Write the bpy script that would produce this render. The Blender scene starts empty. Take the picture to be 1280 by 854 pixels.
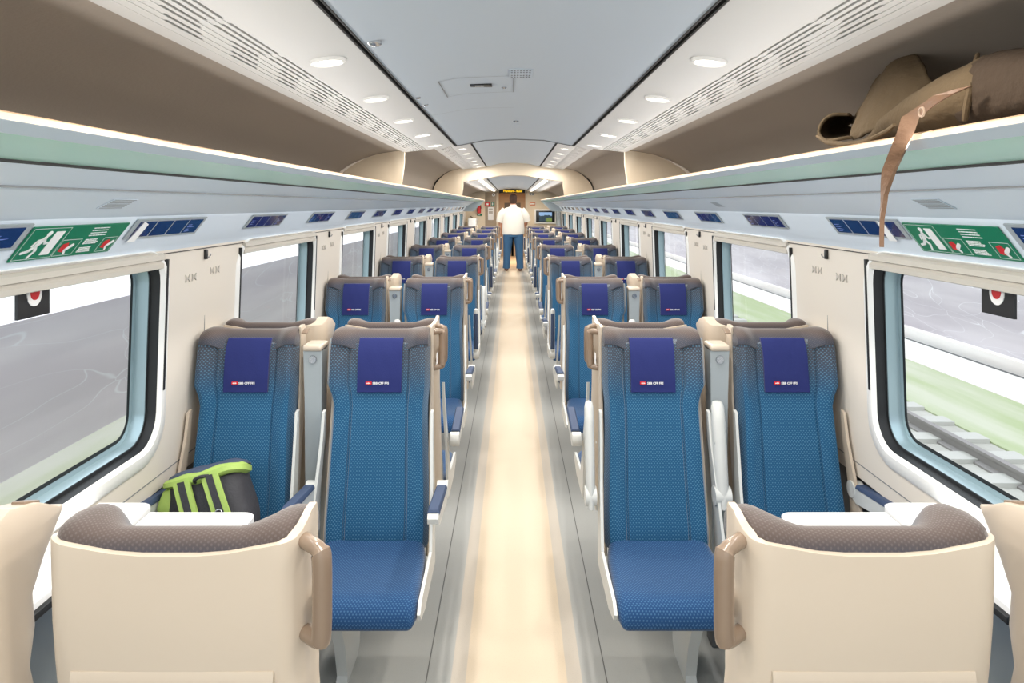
import bpy, bmesh, math, random
from mathutils import Vector, Matrix, noise
random.seed(7)
S = bpy.context.scene
C = S.collection
PI = math.pi
H = 1.78            # eye height above the floor
CX = -0.017         # camera x
F = 880.0           # focal length in pixels of the 1280 wide frame
P = 1.97            # bay pitch
Y0 = 1.044          # first back-to-back plane
YEND = 19.7         # end wall
YNEAR = -1.3

# ------------------------------------------------------------------ materials
def lin(c):
    if isinstance(c, str):
        c = tuple(int(c[i:i+2], 16) for i in (0, 2, 4))
    return tuple(((v/255)/12.92 if v/255 <= .04045 else ((v/255+.055)/1.055)**2.4) for v in c) + (1.0,)

def mat(name, col, rough=.5, metal=0, spec=.5, emit=None, es=0, sheen=0, coat=0, bump=0, bscale=60):
    m = bpy.data.materials.new(name); m.use_nodes = True
    nt = m.node_tree; b = nt.nodes['Principled BSDF']
    b.inputs['Base Color'].default_value = lin(col)
    b.inputs['Roughness'].default_value = rough
    b.inputs['Metallic'].default_value = metal
    b.inputs['Specular IOR Level'].default_value = spec
    if sheen:
        b.inputs['Sheen Weight'].default_value = sheen
        b.inputs['Sheen Roughness'].default_value = .4
    if coat: b.inputs['Coat Weight'].default_value = coat
    if emit:
        b.inputs['Emission Color'].default_value = lin(emit)
        b.inputs['Emission Strength'].default_value = es
    if bump:
        tc = nt.nodes.new('ShaderNodeTexCoord'); n = nt.nodes.new('ShaderNodeTexNoise'); bp = nt.nodes.new('ShaderNodeBump')
        n.inputs['Scale'].default_value = bscale; n.inputs['Detail'].default_value = 4
        bp.inputs['Strength'].default_value = bump; bp.inputs['Distance'].default_value = .01
        nt.links.new(tc.outputs['Object'], n.inputs['Vector'])
        nt.links.new(n.outputs['Fac'], bp.inputs['Height']); nt.links.new(bp.outputs['Normal'], b.inputs['Normal'])
    return m

class NT:
    """tiny node helper"""
    def __init__(s, m): s.t = m.node_tree; s.b = s.t.nodes['Principled BSDF']
    def n(s, kind, **kw):
        x = s.t.nodes.new(kind)
        for k, v in kw.items(): setattr(x, k, v)
        return x
    def l(s, a, b): s.t.links.new(a, b)
    def math(s, op, a, b=None, clamp=False):
        x = s.n('ShaderNodeMath', operation=op); x.use_clamp = clamp
        for i, v in enumerate((a, b)):
            if v is None: continue
            if isinstance(v, (int, float)): x.inputs[i].default_value = v
            else: s.l(v, x.inputs[i])
        return x.outputs[0]
    def mix(s, f, a, b):
        x = s.n('ShaderNodeMix', data_type='RGBA')
        if isinstance(f, (int, float)): x.inputs[0].default_value = f
        else: s.l(f, x.inputs[0])
        for i, v in ((6, a), (7, b)):
            if isinstance(v, tuple): x.inputs[i].default_value = v
            else: s.l(v, x.inputs[i])
        return x.outputs[2]
    def ss(s, v, a, b):
        x = s.n('ShaderNodeMapRange', interpolation_type='SMOOTHSTEP')
        s.l(v, x.inputs[0]); x.inputs[1].default_value = a; x.inputs[2].default_value = b
        return x.outputs[0]

def fabric(name, base, dot, top=None, pitch=.0135, zr=(.98, 1.2), dotmix=.75):
    """woven upholstery: staggered pale dots on a dark ground; the colour fades to TOP towards the head of the seat"""
    m = mat(name, base, .85, spec=.25, sheen=.35)
    k = NT(m)
    uv = k.n('ShaderNodeUVMap'); sp = k.n('ShaderNodeSeparateXYZ'); k.l(uv.outputs[0], sp.inputs[0])
    v = k.math('DIVIDE', sp.outputs[1], pitch*.62)
    row = k.math('FLOOR', v)
    off = k.math('MULTIPLY', k.math('MODULO', row, 2.0), .5)
    u = k.math('ADD', k.math('DIVIDE', sp.outputs[0], pitch), off)
    fu = k.math('ABSOLUTE', k.math('SUBTRACT', k.math('FRACT', u), .5))
    fv = k.math('ABSOLUTE', k.math('SUBTRACT', k.math('FRACT', v), .5))
    d = k.math('ADD', k.math('POWER', fu, 2.0), k.math('MULTIPLY', k.math('POWER', fv, 2.0), .55))
    dots = k.math('SUBTRACT', 1.0, k.ss(d, .03, .075))
    base_c = lin(base)
    if top:
        tc = k.n('ShaderNodeTexCoord'); so = k.n('ShaderNodeSeparateXYZ'); k.l(tc.outputs['Object'], so.inputs[0])
        f = k.ss(so.outputs[2], *zr)
        base_c = k.mix(f, lin(base), lin(top))
    c = k.mix(k.math('MULTIPLY', dots, dotmix), base_c, lin(dot))
    k.l(c, k.b.inputs['Base Color'])
    bp = k.n('ShaderNodeBump'); bp.inputs['Strength'].default_value = .25; bp.inputs['Distance'].default_value = .002
    k.l(dots, bp.inputs['Height']); k.l(bp.outputs[0], k.b.inputs['Normal'])
    return m

M = dict(
    shell=mat('warm_beige_plastic', (198, 184, 167), .32, coat=.15),
    beige=mat('beige_panel', (222, 214, 203), .45),
    white=mat('white_plastic', (236, 236, 234), .35),
    frame=mat('light_grey_plastic', (206, 208, 206), .38),
    grey=mat('grey_plastic', (160, 168, 172), .4),
    handle=mat('taupe_plastic', (132, 113, 96), .3, coat=.2),
    tan=mat('rack_lining', (158, 149, 139), .7, bump=.08, bscale=90),
    cream=mat('cream_panel', (226, 212, 190), .5),
    ceil=mat('ceiling_grey', (184, 195, 206), .45),
    ceil2=mat('ceiling_band', (202, 202, 200), .5),
    panel=mat('pale_blue_panel', (214, 225, 236), .4),
    shelf=mat('green_glass_shelf', (186, 232, 214), .25),
    fascia=mat('blue_grey_fascia', (188, 203, 214), .35),
    lip=mat('cream_lip', (196, 166, 136), .45),
    dark=mat('black_rubber', (22, 24, 27), .55),
    slot=mat('dark_slot', (52, 50, 50), .7),
    alu=mat('brushed_aluminium', (158, 180, 188), .3, .4),
    gr2=mat('duct_grey', (96, 98, 100), .6),
    navy=mat('navy_cloth', (38, 46, 102), .8, spec=.2, sheen=.2, bump=.1, bscale=200),
    logo_red=mat('logo_red', (214, 24, 36), .5),
    ink_white=mat('print_white', (240, 240, 240), .5),
    pad=mat('armrest_pad', (58, 74, 104), .7),
    blue_screen=mat('reservation_screen', (22, 40, 96), .12, coat=.5),
    green=mat('sign_green', (0, 118, 82), .4),
    red=mat('red', (206, 34, 38), .4),
    black=mat('black_plastic', (26, 26, 28), .4),
    seam=mat('seam_grey', (130, 132, 134), .6),
    etch=mat('etched_grey', (184, 178, 170), .6),
    table=mat('white_table', (243, 243, 243), .3),
    silver=mat('silver', (190, 192, 195), .25, .9),
    lamp=mat('lamp_lens', (255, 255, 255), .4, emit=(255, 246, 230), es=9.0),
    bar=mat('lamp_bar', (255, 255, 255), .4, emit=(255, 242, 222), es=5.0),
    amber=mat('amber_digits', (20, 16, 4), .5, emit=(255, 200, 20), es=1.6),
    canvas=mat('brown_canvas', (94, 80, 61), .9, spec=.2, bump=.5, bscale=45),
    canvas2=mat('dark_canvas', (66, 55, 45), .9, spec=.2, bump=.5, bscale=45),
    leather=mat('tan_leather', (102, 76, 56), .6, bump=.3, bscale=70),
    lime=mat('lime_nylon', (164, 192, 98), .6, bump=.2, bscale=60),
    black_nylon=mat('black_nylon', (50, 50, 56), .7, bump=.25, bscale=60),
    blue_nylon=mat('slate_nylon', (62, 74, 98), .7, bump=.25, bscale=60),
    teal=mat('teal_tag', (60, 170, 180), .5),
    skin=mat('skin', (206, 150, 122), .5),
    shirt=mat('white_cotton', (238, 234, 226), .8, bump=.25, bscale=14),
    jeans=mat('denim', (58, 100, 140), .85, bump=.2, bscale=30),
    hair=mat('dark_hair', (66, 44, 34), .7, bump=.5, bscale=90),
    shoe=mat('brown_shoe', (96, 66, 48), .5),
    endwall=mat('end_wall_cream', (236, 220, 194), .5),
    enddoor=mat('taupe_door', (168, 152, 132), .5),
    wood=mat('vestibule_brown', (176, 146, 112), .5),
    tv_bezel=mat('tv_bezel', (244, 242, 238), .35),
    blind=mat('blind_fabric', (196, 190, 180), .6),
    paper=mat('paper', (244, 244, 244), .7),
    orange=mat('orange_sign', (222, 140, 90), .5),
)
M['fab'] = fabric('blue_weave', (29, 82, 120), (98, 146, 174), top=(66, 69, 80), pitch=.0115, dotmix=.5, zr=(.98, 1.19))  # fade to slate puts the fabric's sheen at the head into the colour
M['fab_seat'] = fabric('blue_weave_cushion', (30, 68, 112), (84, 126, 164), pitch=.0115, dotmix=.5)
M['fab_head'] = fabric('brown_weave', (64, 68, 80), (112, 104, 102), top=(84, 73, 69), pitch=.009, dotmix=.35, zr=(1.225, 1.265))

def floor_mat():
    m = mat('vinyl_floor', (150, 150, 146), .32)
    k = NT(m)
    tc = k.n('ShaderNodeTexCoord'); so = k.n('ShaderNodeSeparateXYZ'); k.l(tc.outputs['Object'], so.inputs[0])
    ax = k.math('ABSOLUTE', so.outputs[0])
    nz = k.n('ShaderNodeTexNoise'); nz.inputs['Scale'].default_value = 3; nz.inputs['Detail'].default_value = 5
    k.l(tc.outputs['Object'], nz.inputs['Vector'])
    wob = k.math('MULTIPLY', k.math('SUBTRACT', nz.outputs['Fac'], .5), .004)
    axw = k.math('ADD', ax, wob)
    inner = k.math('SUBTRACT', 1.0, k.ss(axw, .188, .192))  # inner and outer aisle bands paint the floor's bright reflection in as cream
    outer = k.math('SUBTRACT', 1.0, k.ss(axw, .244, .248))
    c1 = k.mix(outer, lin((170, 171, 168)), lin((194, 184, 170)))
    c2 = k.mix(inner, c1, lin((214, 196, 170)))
    sp = k.n('ShaderNodeTexNoise'); sp.inputs['Scale'].default_value = 260; sp.inputs['Detail'].default_value = 1
    k.l(tc.outputs['Object'], sp.inputs['Vector'])
    c3 = k.mix(k.math('MULTIPLY', k.ss(sp.outputs['Fac'], .6, .72), .18), c2, lin((110, 108, 104)))
    # welded seam lines
    sd = k.math('ABSOLUTE', k.math('SUBTRACT', ax, .338))
    c4 = k.mix(k.math('SUBTRACT', 1.0, k.ss(sd, .0015, .003)), c3, lin((96, 96, 94)))
    k.l(c4, k.b.inputs['Base Color'])
    return m
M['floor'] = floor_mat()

def streaky(name, a, b, white=.0):
    """concrete with long pale streaks and thin white lines"""
    m = mat(name, a, .9); k = NT(m)
    tc = k.n('ShaderNodeTexCoord'); mp = k.n('ShaderNodeMapping'); k.l(tc.outputs['Object'], mp.inputs[0])
    mp.inputs['Scale'].default_value = (1, .12, 1.2)
    nz = k.n('ShaderNodeTexNoise'); nz.inputs['Scale'].default_value = 2.2; nz.inputs['Detail'].default_value = 6
    k.l(mp.outputs[0], nz.inputs['Vector'])
    c = k.mix(k.ss(nz.outputs['Fac'], .35, .7), lin(a), lin(b))
    if white:
        mp2 = k.n('ShaderNodeMapping'); k.l(tc.outputs['Object'], mp2.inputs[0]); mp2.inputs['Scale'].default_value = (1, .22, 1.0)
        mp2.inputs['Rotation'].default_value = (.25, 0, 0)
        vo = k.n('ShaderNodeTexVoronoi', feature='DISTANCE_TO_EDGE'); vo.inputs['Scale'].default_value = 3.4
        nz2 = k.n('ShaderNodeTexNoise'); nz2.inputs['Scale'].default_value = 1.5
        k.l(mp2.outputs[0], nz2.inputs['Vector'])
        va = k.n('ShaderNodeVectorMath', operation='ADD'); k.l(mp2.outputs[0], va.inputs[0]); k.l(nz2.outputs['Color'], va.inputs[1])
        k.l(va.outputs[0], vo.inputs['Vector'])
        ln = k.math('SUBTRACT', 1.0, k.ss(vo.outputs['Distance'], .0, .012))  # thin white lines along warped cell edges
        c = k.mix(k.math('MULTIPLY', ln, white), c, lin((246, 246, 250)))
    k.l(c, k.b.inputs['Base Color'])
    return m
M['mauve_light'] = streaky('pale_mauve_concrete', (222, 214, 220), (236, 230, 234), .7)
M['bank'] = streaky('patchy_bank', (186, 196, 150), (226, 224, 214))
M['mauve'] = streaky('mauve_concrete', (192, 185, 192), (212, 206, 211), .6)
M['pale'] = streaky('pale_gravel', (236, 236, 232), (246, 246, 244))
M['curb'] = streaky('pale_curb', (240, 232, 226), (250, 246, 242))
M['grass'] = streaky('grass_verge', (176, 188, 146), (202, 204, 184))
M['ballast'] = streaky('ballast', (186, 184, 176), (222, 222, 216))
M['rail'] = mat('rail_steel', (160, 156, 154), .5, .3)

def glass_mat():
    m = bpy.data.materials.new('window_glass'); m.use_nodes = True
    nt = m.node_tree; nt.nodes.clear()
    o = nt.nodes.new('ShaderNodeOutputMaterial'); mx = nt.nodes.new('ShaderNodeMixShader')
    t = nt.nodes.new('ShaderNodeBsdfTransparent'); g = nt.nodes.new('ShaderNodeBsdfGlossy')
    fr = nt.nodes.new('ShaderNodeFresnel'); fr.inputs[0].default_value = 1.09
    t.inputs[0].default_value = (.96, .98, .98, 1); g.inputs['Roughness'].default_value = .02
    nt.links.new(fr.outputs[0], mx.inputs[0]); nt.links.new(t.outputs[0], mx.inputs[1]); nt.links.new(g.outputs[0], mx.inputs[2])
    nt.links.new(mx.outputs[0], o.inputs[0])
    return m
M['glass'] = glass_mat()

def tv_mat():
    """a landscape picture on a lit screen: pale sky, dark hills, green meadow"""
    m = mat('tv_picture', (10, 12, 16), .25); k = NT(m)
    tc = k.n('ShaderNodeTexCoord'); so = k.n('ShaderNodeSeparateXYZ'); k.l(tc.outputs['Object'], so.inputs[0])
    nz = k.n('ShaderNodeTexNoise'); nz.inputs['Scale'].default_value = 9; k.l(tc.outputs['Object'], nz.inputs['Vector'])
    z = k.math('ADD', so.outputs[1], k.math('MULTIPLY', k.math('SUBTRACT', nz.outputs['Fac'], .5), .12))
    c = k.mix(k.ss(z, .02, .035), lin((40, 62, 74)), lin((150, 186, 226)))
    gr = k.math('MULTIPLY', k.ss(so.outputs[0], -.02, .06), k.math('SUBTRACT', 1.0, k.ss(z, -.04, -.02)))
    c = k.mix(gr, c, lin((122, 142, 70)))
    k.l(c, k.b.inputs['Emission Color']); k.b.inputs['Emission Strength'].default_value = .9
    return m
M['tv'] = tv_mat()

# ------------------------------------------------------------------ mesh helpers
def mesh(name, verts, faces, smooth=True, uvs=None, bev=None):
    me = bpy.data.meshes.new(name)
    me.from_pydata([tuple(v) for v in verts], [], faces)
    bm = bmesh.new(); bm.from_mesh(me)
    if uvs:
        lay = bm.loops.layers.uv.new('UVMap')
        bm.faces.ensure_lookup_table()
        for f in bm.faces:
            for i, lp in enumerate(f.loops): lp[lay].uv = uvs[f.index][i]
    bmesh.ops.recalc_face_normals(bm, faces=bm.faces)
    if smooth:
        for f in bm.faces: f.smooth = True
        for e in bm.edges:
            if len(e.link_faces) == 2 and e.calc_face_angle(0) > math.radians(38): e.smooth = False
    bm.to_mesh(me); bm.free()
    return me

def ob(name, me, m, parent=None, loc=None, rot=None, mw=None):
    o = bpy.data.objects.new(name, me); C.objects.link(o)
    if m is not None and not me.materials: me.materials.append(m)
    if parent is not None: o.parent = parent
    if mw is not None: o.matrix_basis = mw
    if loc is not None: o.location = loc
    if rot is not None: o.rotation_euler = rot
    return o

class G:
    """collects geometry for one mesh"""
    def __init__(s): s.v = []; s.f = []; s.uv = []
    def add(s, vs, fs, uvs=None):
        n = len(s.v); s.v += [tuple(v) for v in vs]
        s.f += [tuple(i+n for i in f) for f in fs]
        s.uv += uvs if uvs else [[(s.v[i][0], s.v[i][1]+s.v[i][2]) for i in f] for f in s.f[len(s.f)-len(fs):]]
        return s
    def box(s, x0, x1, y0, y1, z0, z1, bev=0, seg=2):
        bm = bmesh.new(); bmesh.ops.create_cube(bm, size=1)
        for v in bm.verts:
            v.co = ((x0+x1)/2+v.co.x*(x1-x0), (y0+y1)/2+v.co.y*(y1-y0), (z0+z1)/2+v.co.z*(z1-z0))
        if bev: bmesh.ops.bevel(bm, geom=bm.edges[:], offset=bev, segments=seg, profile=.5, affect='EDGES')
        return s.bm(bm)
    def bm(s, bm):
        bm.verts.index_update()
        s.add([v.co[:] for v in bm.verts], [[v.index for v in f.verts] for f in bm.faces]); bm.free(); return s
    def loft(s, rings, caps=True, closed=True, vclosed=False):
        n = len(rings[0]); k = len(rings)
        vs = [p for r in rings for p in r]; fs = []; uvs = []
        L = []
        ref = max(rings, key=lambda r: sum((Vector(r[i])-Vector(r[i-1])).length for i in range(n)))
        cu = [0]
        for i in range(n): cu.append(cu[-1]+(Vector(ref[(i+1) % n])-Vector(ref[i])).length)
        cv = [0]
        for j in range(k-1): cv.append(cv[-1]+sum((Vector(rings[j+1][i])-Vector(rings[j][i])).length for i in range(n))/n)
        for j in range(k if vclosed else k-1):
            j2 = (j+1) % k
            for i in range(n if closed else n-1):
                i2 = (i+1) % n
                fs.append((j*n+i, j*n+i2, j2*n+i2, j2*n+i))
                vj2 = cv[j+1] if j+1 < k else cv[j]+.05
                uvs.append([(cu[i], cv[j]), (cu[i+1], cv[j]), (cu[i+1], vj2), (cu[i], vj2)])
        if caps and not vclosed:
            fs.append(tuple(range(n))); uvs.append([(p[0], p[1]+p[2]) for p in rings[0]])
            fs.append(tuple((k-1)*n+i for i in range(n))); uvs.append([(p[0], p[1]+p[2]) for p in rings[-1]])
        return s.add(vs, fs, uvs)
    def tube(s, pts, r, n=10, closed=False):
        pts = [Vector(p) for p in pts]; rings = []
        rr = r if isinstance(r, (list, tuple)) else [r]*len(pts)
        up = None
        for i, p in enumerate(pts):
            a = pts[i-1] if (i > 0 or closed) else p; b = pts[(i+1) % len(pts)] if (i < len(pts)-1 or closed) else p
            t = (b-a).normalized()
            if up is None: up = Vector((0, 0, 1)) if abs(t.z) < .9 else Vector((1, 0, 0))
            x = t.cross(up)
            if x.length < 1e-4: x = t.orthogonal()
            x.normalize(); up = x.cross(t).normalized()
            rings.append([p+(x*math.cos(2*PI*j/n)+up*math.sin(2*PI*j/n))*rr[i] for j in range(n)])
        return s.loft(rings, vclosed=closed, caps=not closed)
    def disc(s, c, r, h, n=20, axis='z', r2=None):
        r2 = r if r2 is None else r2; rings = []
        for t, q in ((0, r), (h, r2)):
            ring = []
            for j in range(n):
                a = 2*PI*j/n; u, v = math.cos(a)*q, math.sin(a)*q
                ring.append({'z': (c[0]+u, c[1]+v, c[2]+t), 'y': (c[0]+u, c[1]+t, c[2]+v), 'x': (c[0]+t, c[1]+u, c[2]+v)}[axis])
            rings.append(ring)
        return s.loft(rings)
    def prism(s, poly, x0, x1):
        """polygon in (y,z) pushed along x"""
        return s.loft([[(x0, y, z) for y, z in poly], [(x1, y, z) for y, z in poly]])
    def flat(s, poly, z0=0, z1=.0012):
        """polygon in local (x,y) with a slight thickness towards +z"""
        return s.loft([[(x, y, z0) for x, y in poly], [(x, y, z1) for x, y in poly]])
    def mesh(s, name, smooth=True): return mesh(name, s.v, s.f, smooth, s.uv)

def sstep(a, b, x):
    t = max(0, min(1, (x-a)/(b-a))); return t*t*(3-2*t)

def interp(tab, x):
    if x <= tab[0][0]: return tab[0][1]
    for (a, va), (b, vb) in zip(tab, tab[1:]):
        if x <= b: return va+(vb-va)*(x-a)/(b-a)
    return tab[-1][1]

def bez(pts, n=6):
    """catmull-rom through pts"""
    P_ = [Vector(p) for p in pts]; out = []
    for i in range(len(P_)-1):
        p0 = P_[max(0, i-1)]; p1 = P_[i]; p2 = P_[i+1]; p3 = P_[min(len(P_)-1, i+2)]
        for j in range(n):
            t = j/n
            out.append(.5*((2*p1)+(p2-p0)*t+(2*p0-5*p1+4*p2-p3)*t*t+(3*p1-p0-3*p2+p3)*t**3))
    out.append(P_[-1]); return out

def text_mesh(txt, size, extrude=.0006, align='LEFT', bold=0):
    cu = bpy.data.curves.new('lettering', 'FONT'); cu.body = txt; cu.size = size; cu.extrude = extrude; cu.align_x = align
    cu.offset = bold; cu.resolution_u = 2
    t = bpy.data.objects.new('lettering_source', cu); C.objects.link(t)
    dg = bpy.context.evaluated_depsgraph_get(); dg.update()
    me = bpy.data.meshes.new_from_object(t.evaluated_get(dg))
    me.materials.clear()
    bpy.data.objects.remove(t); bpy.data.curves.remove(cu)
    return me

def tag(o, label, cat, group=None):
    o['label'] = label; o['category'] = cat
    if group: o['group'] = group
    return o
def thing(name, label, cat, loc=(0, 0, 0), rotz=0, group=None):
    o = bpy.data.objects.new(name, None); C.objects.link(o); o.empty_display_size = .1
    o.location = loc; o.rotation_euler = (0, 0, rotz)
    return tag(o, label, cat, group)
def struct(name, me, m, parent=None):
    o = ob(name, me, m, parent)
    if parent is None: o['kind'] = 'structure'
    return o
def frame_matrix(origin, right, up):
    r = Vector(right).normalized(); u = Vector(up).normalized(); n = r.cross(u)
    return Matrix(((r.x, u.x, n.x, origin[0]), (r.y, u.y, n.y, origin[1]), (r.z, u.z, n.z, origin[2]), (0, 0, 0, 1)))
ORD = ['', 'first', 'second', 'third', 'fourth', 'fifth', 'sixth', 'seventh', 'eighth', 'ninth', 'tenth', 'eleventh', 'twelfth', 'thirteenth',
       'fourteenth', 'fifteenth', 'sixteenth', 'seventeenth', 'eighteenth', 'nineteenth', 'twentieth']
SIDE = {-1: 'left', 1: 'right'}

# ------------------------------------------------------------------ shell of the carriage
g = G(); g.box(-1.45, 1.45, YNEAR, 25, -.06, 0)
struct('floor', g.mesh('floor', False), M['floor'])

def xw(z): return 1.318-.03*(z-.73)/.9        # inner face of the side wall at height z
def rrect(cy, z0, z1, hy, r, n=7):
    pts = []
    for (sy, zc, a0) in ((1, z1-r, 0), (-1, z1-r, 90), (-1, z0+r, 180), (1, z0+r, 270)):
        for i in range(n):
            a = math.radians(a0+90*i/(n-1))
            pts.append((cy+sy*(hy-r)+r*math.cos(a), zc+r*math.sin(a)))
    return pts
WK = list(range(-1, 9))
ZB, ZT = .73, 1.635
for sd in (-1, 1):
    g = G()
    for k in WK:
        yc = 1.95+P*k; ya, yb = yc-P/2, yc+P/2
        if k == -1: ya = YNEAR
        hole = rrect(yc, .852, 1.618, .668, .15)
        hn = len(hole)
        cor = [(yb, ZT), (ya, ZT), (ya, ZB), (yb, ZB)]
        vs = [(sd*xw(z), y, z) for y, z in hole]+[(sd*xw(z), y, z) for y, z in cor]
        fs = []
        q = hn//4
        for c in range(4):
            for i in range(q-1): fs.append((c*q+i, c*q+i+1, hn+c))
            a = c*q+q-1; b = (c*q+q) % hn
            fs.append((a, b, hn+(c+1) % 4, hn+c))
        g.add(vs, fs)
    yl = 1.95+P*8+P/2
    g.add([(sd*xw(ZB), yl, ZB), (sd*xw(ZB), YEND, ZB), (sd*xw(ZT), YEND, ZT), (sd*xw(ZT), yl, ZT)], [(0, 1, 2, 3)])
    # recessed lower wall and heating duct at the floor
    prof = [(xw(ZB), ZB), (xw(ZB)+.03, ZB-.015), (1.37, .5), (1.37, .0)]
    wall = struct('wall_'+SIDE[sd], g.mesh('wall', False), M['beige'])
    g = G(); g.loft([[(sd*x, YNEAR, z) for x, z in prof], [(sd*x, YEND, z) for x, z in prof]], caps=False, closed=False)
    ob('lower_panel', g.mesh('lower_panel'), M['gr2'], wall)
    g = G(); g.box(min(sd*1.2, sd*1.368), max(sd*1.2, sd*1.368), YNEAR, YEND-.02, .002, .16, .012)
    struct('baseboard_'+SIDE[sd], g.mesh('heating_duct'), M['grey'])
    g = G()
    for k in WK[:-1]:
        ys = 1.95+P*k+P/2
        for za, zb in ((ZB, ZT),):
            g.box(min(sd*(xw(1.2)-.004), sd*(xw(1.2)+.03)), max(sd*(xw(1.2)-.004), sd*(xw(1.2)+.03)), ys-.0018, ys+.0018, za, zb)
    a, b = sd*(xw(.785)-.001), sd*(xw(.785)+.004)
    g.box(min(a, b), max(a, b), YNEAR, YEND, .782, .786)
    ob('panel_seam', g.mesh('panel_seam', False), M['seam'], wall)
    # etched seat pictograms beside every pillar seam
    for k in range(0, 3):
        ys = 1.95+P*k+P/2
        g = G()
        for dy, dz in ((-.17, -.045), (-.115, -.045), (.055, -.035), (.11, -.035)):
            x = xw(1.5)
            for s2 in (-1, 1):
                poly = [(ys+dy, 1.535+dz), (ys+dy+s2*.018, 1.535+dz+.016), (ys+dy+s2*.014, 1.535+dz), (ys+dy+s2*.018, 1.535+dz-.014)]
                g.prism(poly, sd*(x-.004), sd*(x+.001))
        ob('etched_symbol', g.mesh('etched_symbol', False), M['etch'], wall)

    # ---- windows
    for k in WK:
        yc = 1.95+P*k
        wn = 'window_%d' % ((k+2)+(0 if sd < 0 else 10))
        def ring(inset, dx, z0=.914, z1=1.604, hy=.612, r=.11):
            return [(sd*(xw(z)+dx), y, z) for y, z in rrect(yc, z0+inset, z1-inset, hy-inset, max(.02, r-inset))]
        hole = [(sd*xw(z), y, z) for y, z in rrect(yc, .852, 1.618, .668, .15)]
        mid = [(sd*(xw(z)-.010), y, z) for y, z in rrect(yc, .865, 1.614, .655, .142)]
        g = G(); g.loft([hole, mid, ring(-.012, -.010), ring(0, .004)], caps=False)
        root = struct(wn, g.mesh('window_frame'), M['white'])
        g = G(); g.loft([ring(0, .004), ring(.004, .036), ring(.016, .038)], caps=False)
        ob('gasket', g.mesh('gasket'), M['dark'], root)
        g = G(); g.loft([ring(.014, .037), ring(.014, .085), ring(.03, .087)], caps=False)
        ob('spacer', g.mesh('spacer'), M['alu'], root)
        g = G(); g.loft([ring(.026, .089), ring(.042, .0895)], caps=False)
        ob('pane_seal', g.mesh('pane_seal'), M['dark'], root)
        g = G(); r_ = ring(.028, .092); g.add(r_, [tuple(range(len(r_)))])
        pm = g.mesh('pane', False)
        if pm.polygons[0].normal.x*sd > 0: pm.flip_normals()
        ob('pane', pm, M['glass'], root)
        # guide slot of the roller blind in the far reveal
        g = G()
        for s2 in (-1, 1):
            yy = yc+s2*.634
            g.loft([[(sd*(xw(z)-.0125), yy-.006, z), (sd*(xw(z)-.0125), yy+.006, z), (sd*(xw(z)), yy+.006, z), (sd*xw(z), yy-.006, z)] for z in (1.1, 1.58)])
        ob('blind_guide', g.mesh('blind_guide', False), M['dark'], root)
        prof = [(-.006, 1.606), (-.016, 1.598), (-.018, 1.582), (-.008, 1.578), (-.008, 1.572), (-.014, 1.566), (-.014, 1.551), (.0, 1.547), (.045, 1.547), (.045, 1.606)]
        g = G(); g.loft([[(sd*(xw(z)+dx), yy, z) for dx, z in prof] for yy in (yc-.60, yc+.60)])
        ob('roller_blind', g.mesh('roller_blind'), M['blind'], root)

# ---- panels between window and luggage rack, with the strip that carries the displays
def extr(prof, ya, yb, m, name, sd, nseg=1, parent=None, kindstruct=True):
    g = G(); g.loft([[(sd*x, ya+(yb-ya)*i/nseg, z) for x, z in prof] for i in range(nseg+1)], caps=False, closed=False)
    return struct(name, g.mesh(name), m, parent)
RACKEND = 18.3
for i, sd in enumerate((-1, 1)):
    t = extr([(.95, H+.083), (1.05, H+.039), (1.2, H-.037), (1.203, H-.05), (1.276, H-.145), (1.286, H-.160), (1.292, H-.178), (1.30, H-.178)],
             YNEAR, YEND, M['panel'], 'trim_%d' % (i+1), sd)
    g = G()
    for x, dz in ((1.05, .039),):
        g.box(min(sd*(x-.003), sd*(x+.004)), max(sd*(x-.003), sd*(x+.004)), YNEAR, RACKEND, H+dz-.0035, H+dz+.001)
    ob('panel_seam', g.mesh('panel_seam', False), M['seam'], t)
    g = G()
    g.box(min(sd*1.283, sd*1.295), max(sd*1.283, sd*1.295), YNEAR, RACKEND, H-.180, H-.1775)
    ob('shadow_gap', g.mesh('shadow_gap', False), M['slot'], t)

# ---- luggage racks
for sd in (-1, 1):
    t = thing('luggage_rack', 'long overhead luggage rack with green glass underside along the %s wall' % SIDE[sd], 'luggage rack', (sd*.95, 0, H+.1))
    def part(name, prof, m, ya=YNEAR, yb=RACKEND, closed=True):
        g = G(); g.loft([[(sd*(x-.95), y, z-(H+.1)) for x, z in prof] for y in (ya, yb)], caps=closed, closed=closed)
        return ob(name, g.mesh(name), m, t)
    part('lip', [(.726, H+.120), (.728, H+.130), (.738, H+.134), (.752, H+.130), (.752, H+.118)], M['lip'])
    part('fascia', [(.727, H+.120), (.750, H+.119), (.760, H+.103), (.742, H+.103)], M['fascia'])
    part('glass_shelf', [(.745, H+.103), (.76, H+.112), (1.2, H+.108), (1.2, H+.075), (.955, H+.084)], M['shelf'])
    part('tray', [(.750, H+.119), (.760, H+.1125), (1.205, H+.1085), (1.205, H+.114)], M['tan'])
    part('support_rail', [(.947, H+.086), (.947, H+.081), (.957, H+.079), (.957, H+.086)], M['slot'])
    # closing panel at the far end of the rack
    prof = [(.735, H+.10), (.728, H+.13), (1.25, H+.13), (1.29, H-.17), (1.02, H-.17)]
    g = G(); g.loft([[(sd*(x-.95), y, z-(H+.1)) for x, z in prof] for y in (RACKEND, RACKEND+.05)])
    ob('end_panel', g.mesh('end_panel', False), M['grey'], t)

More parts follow.
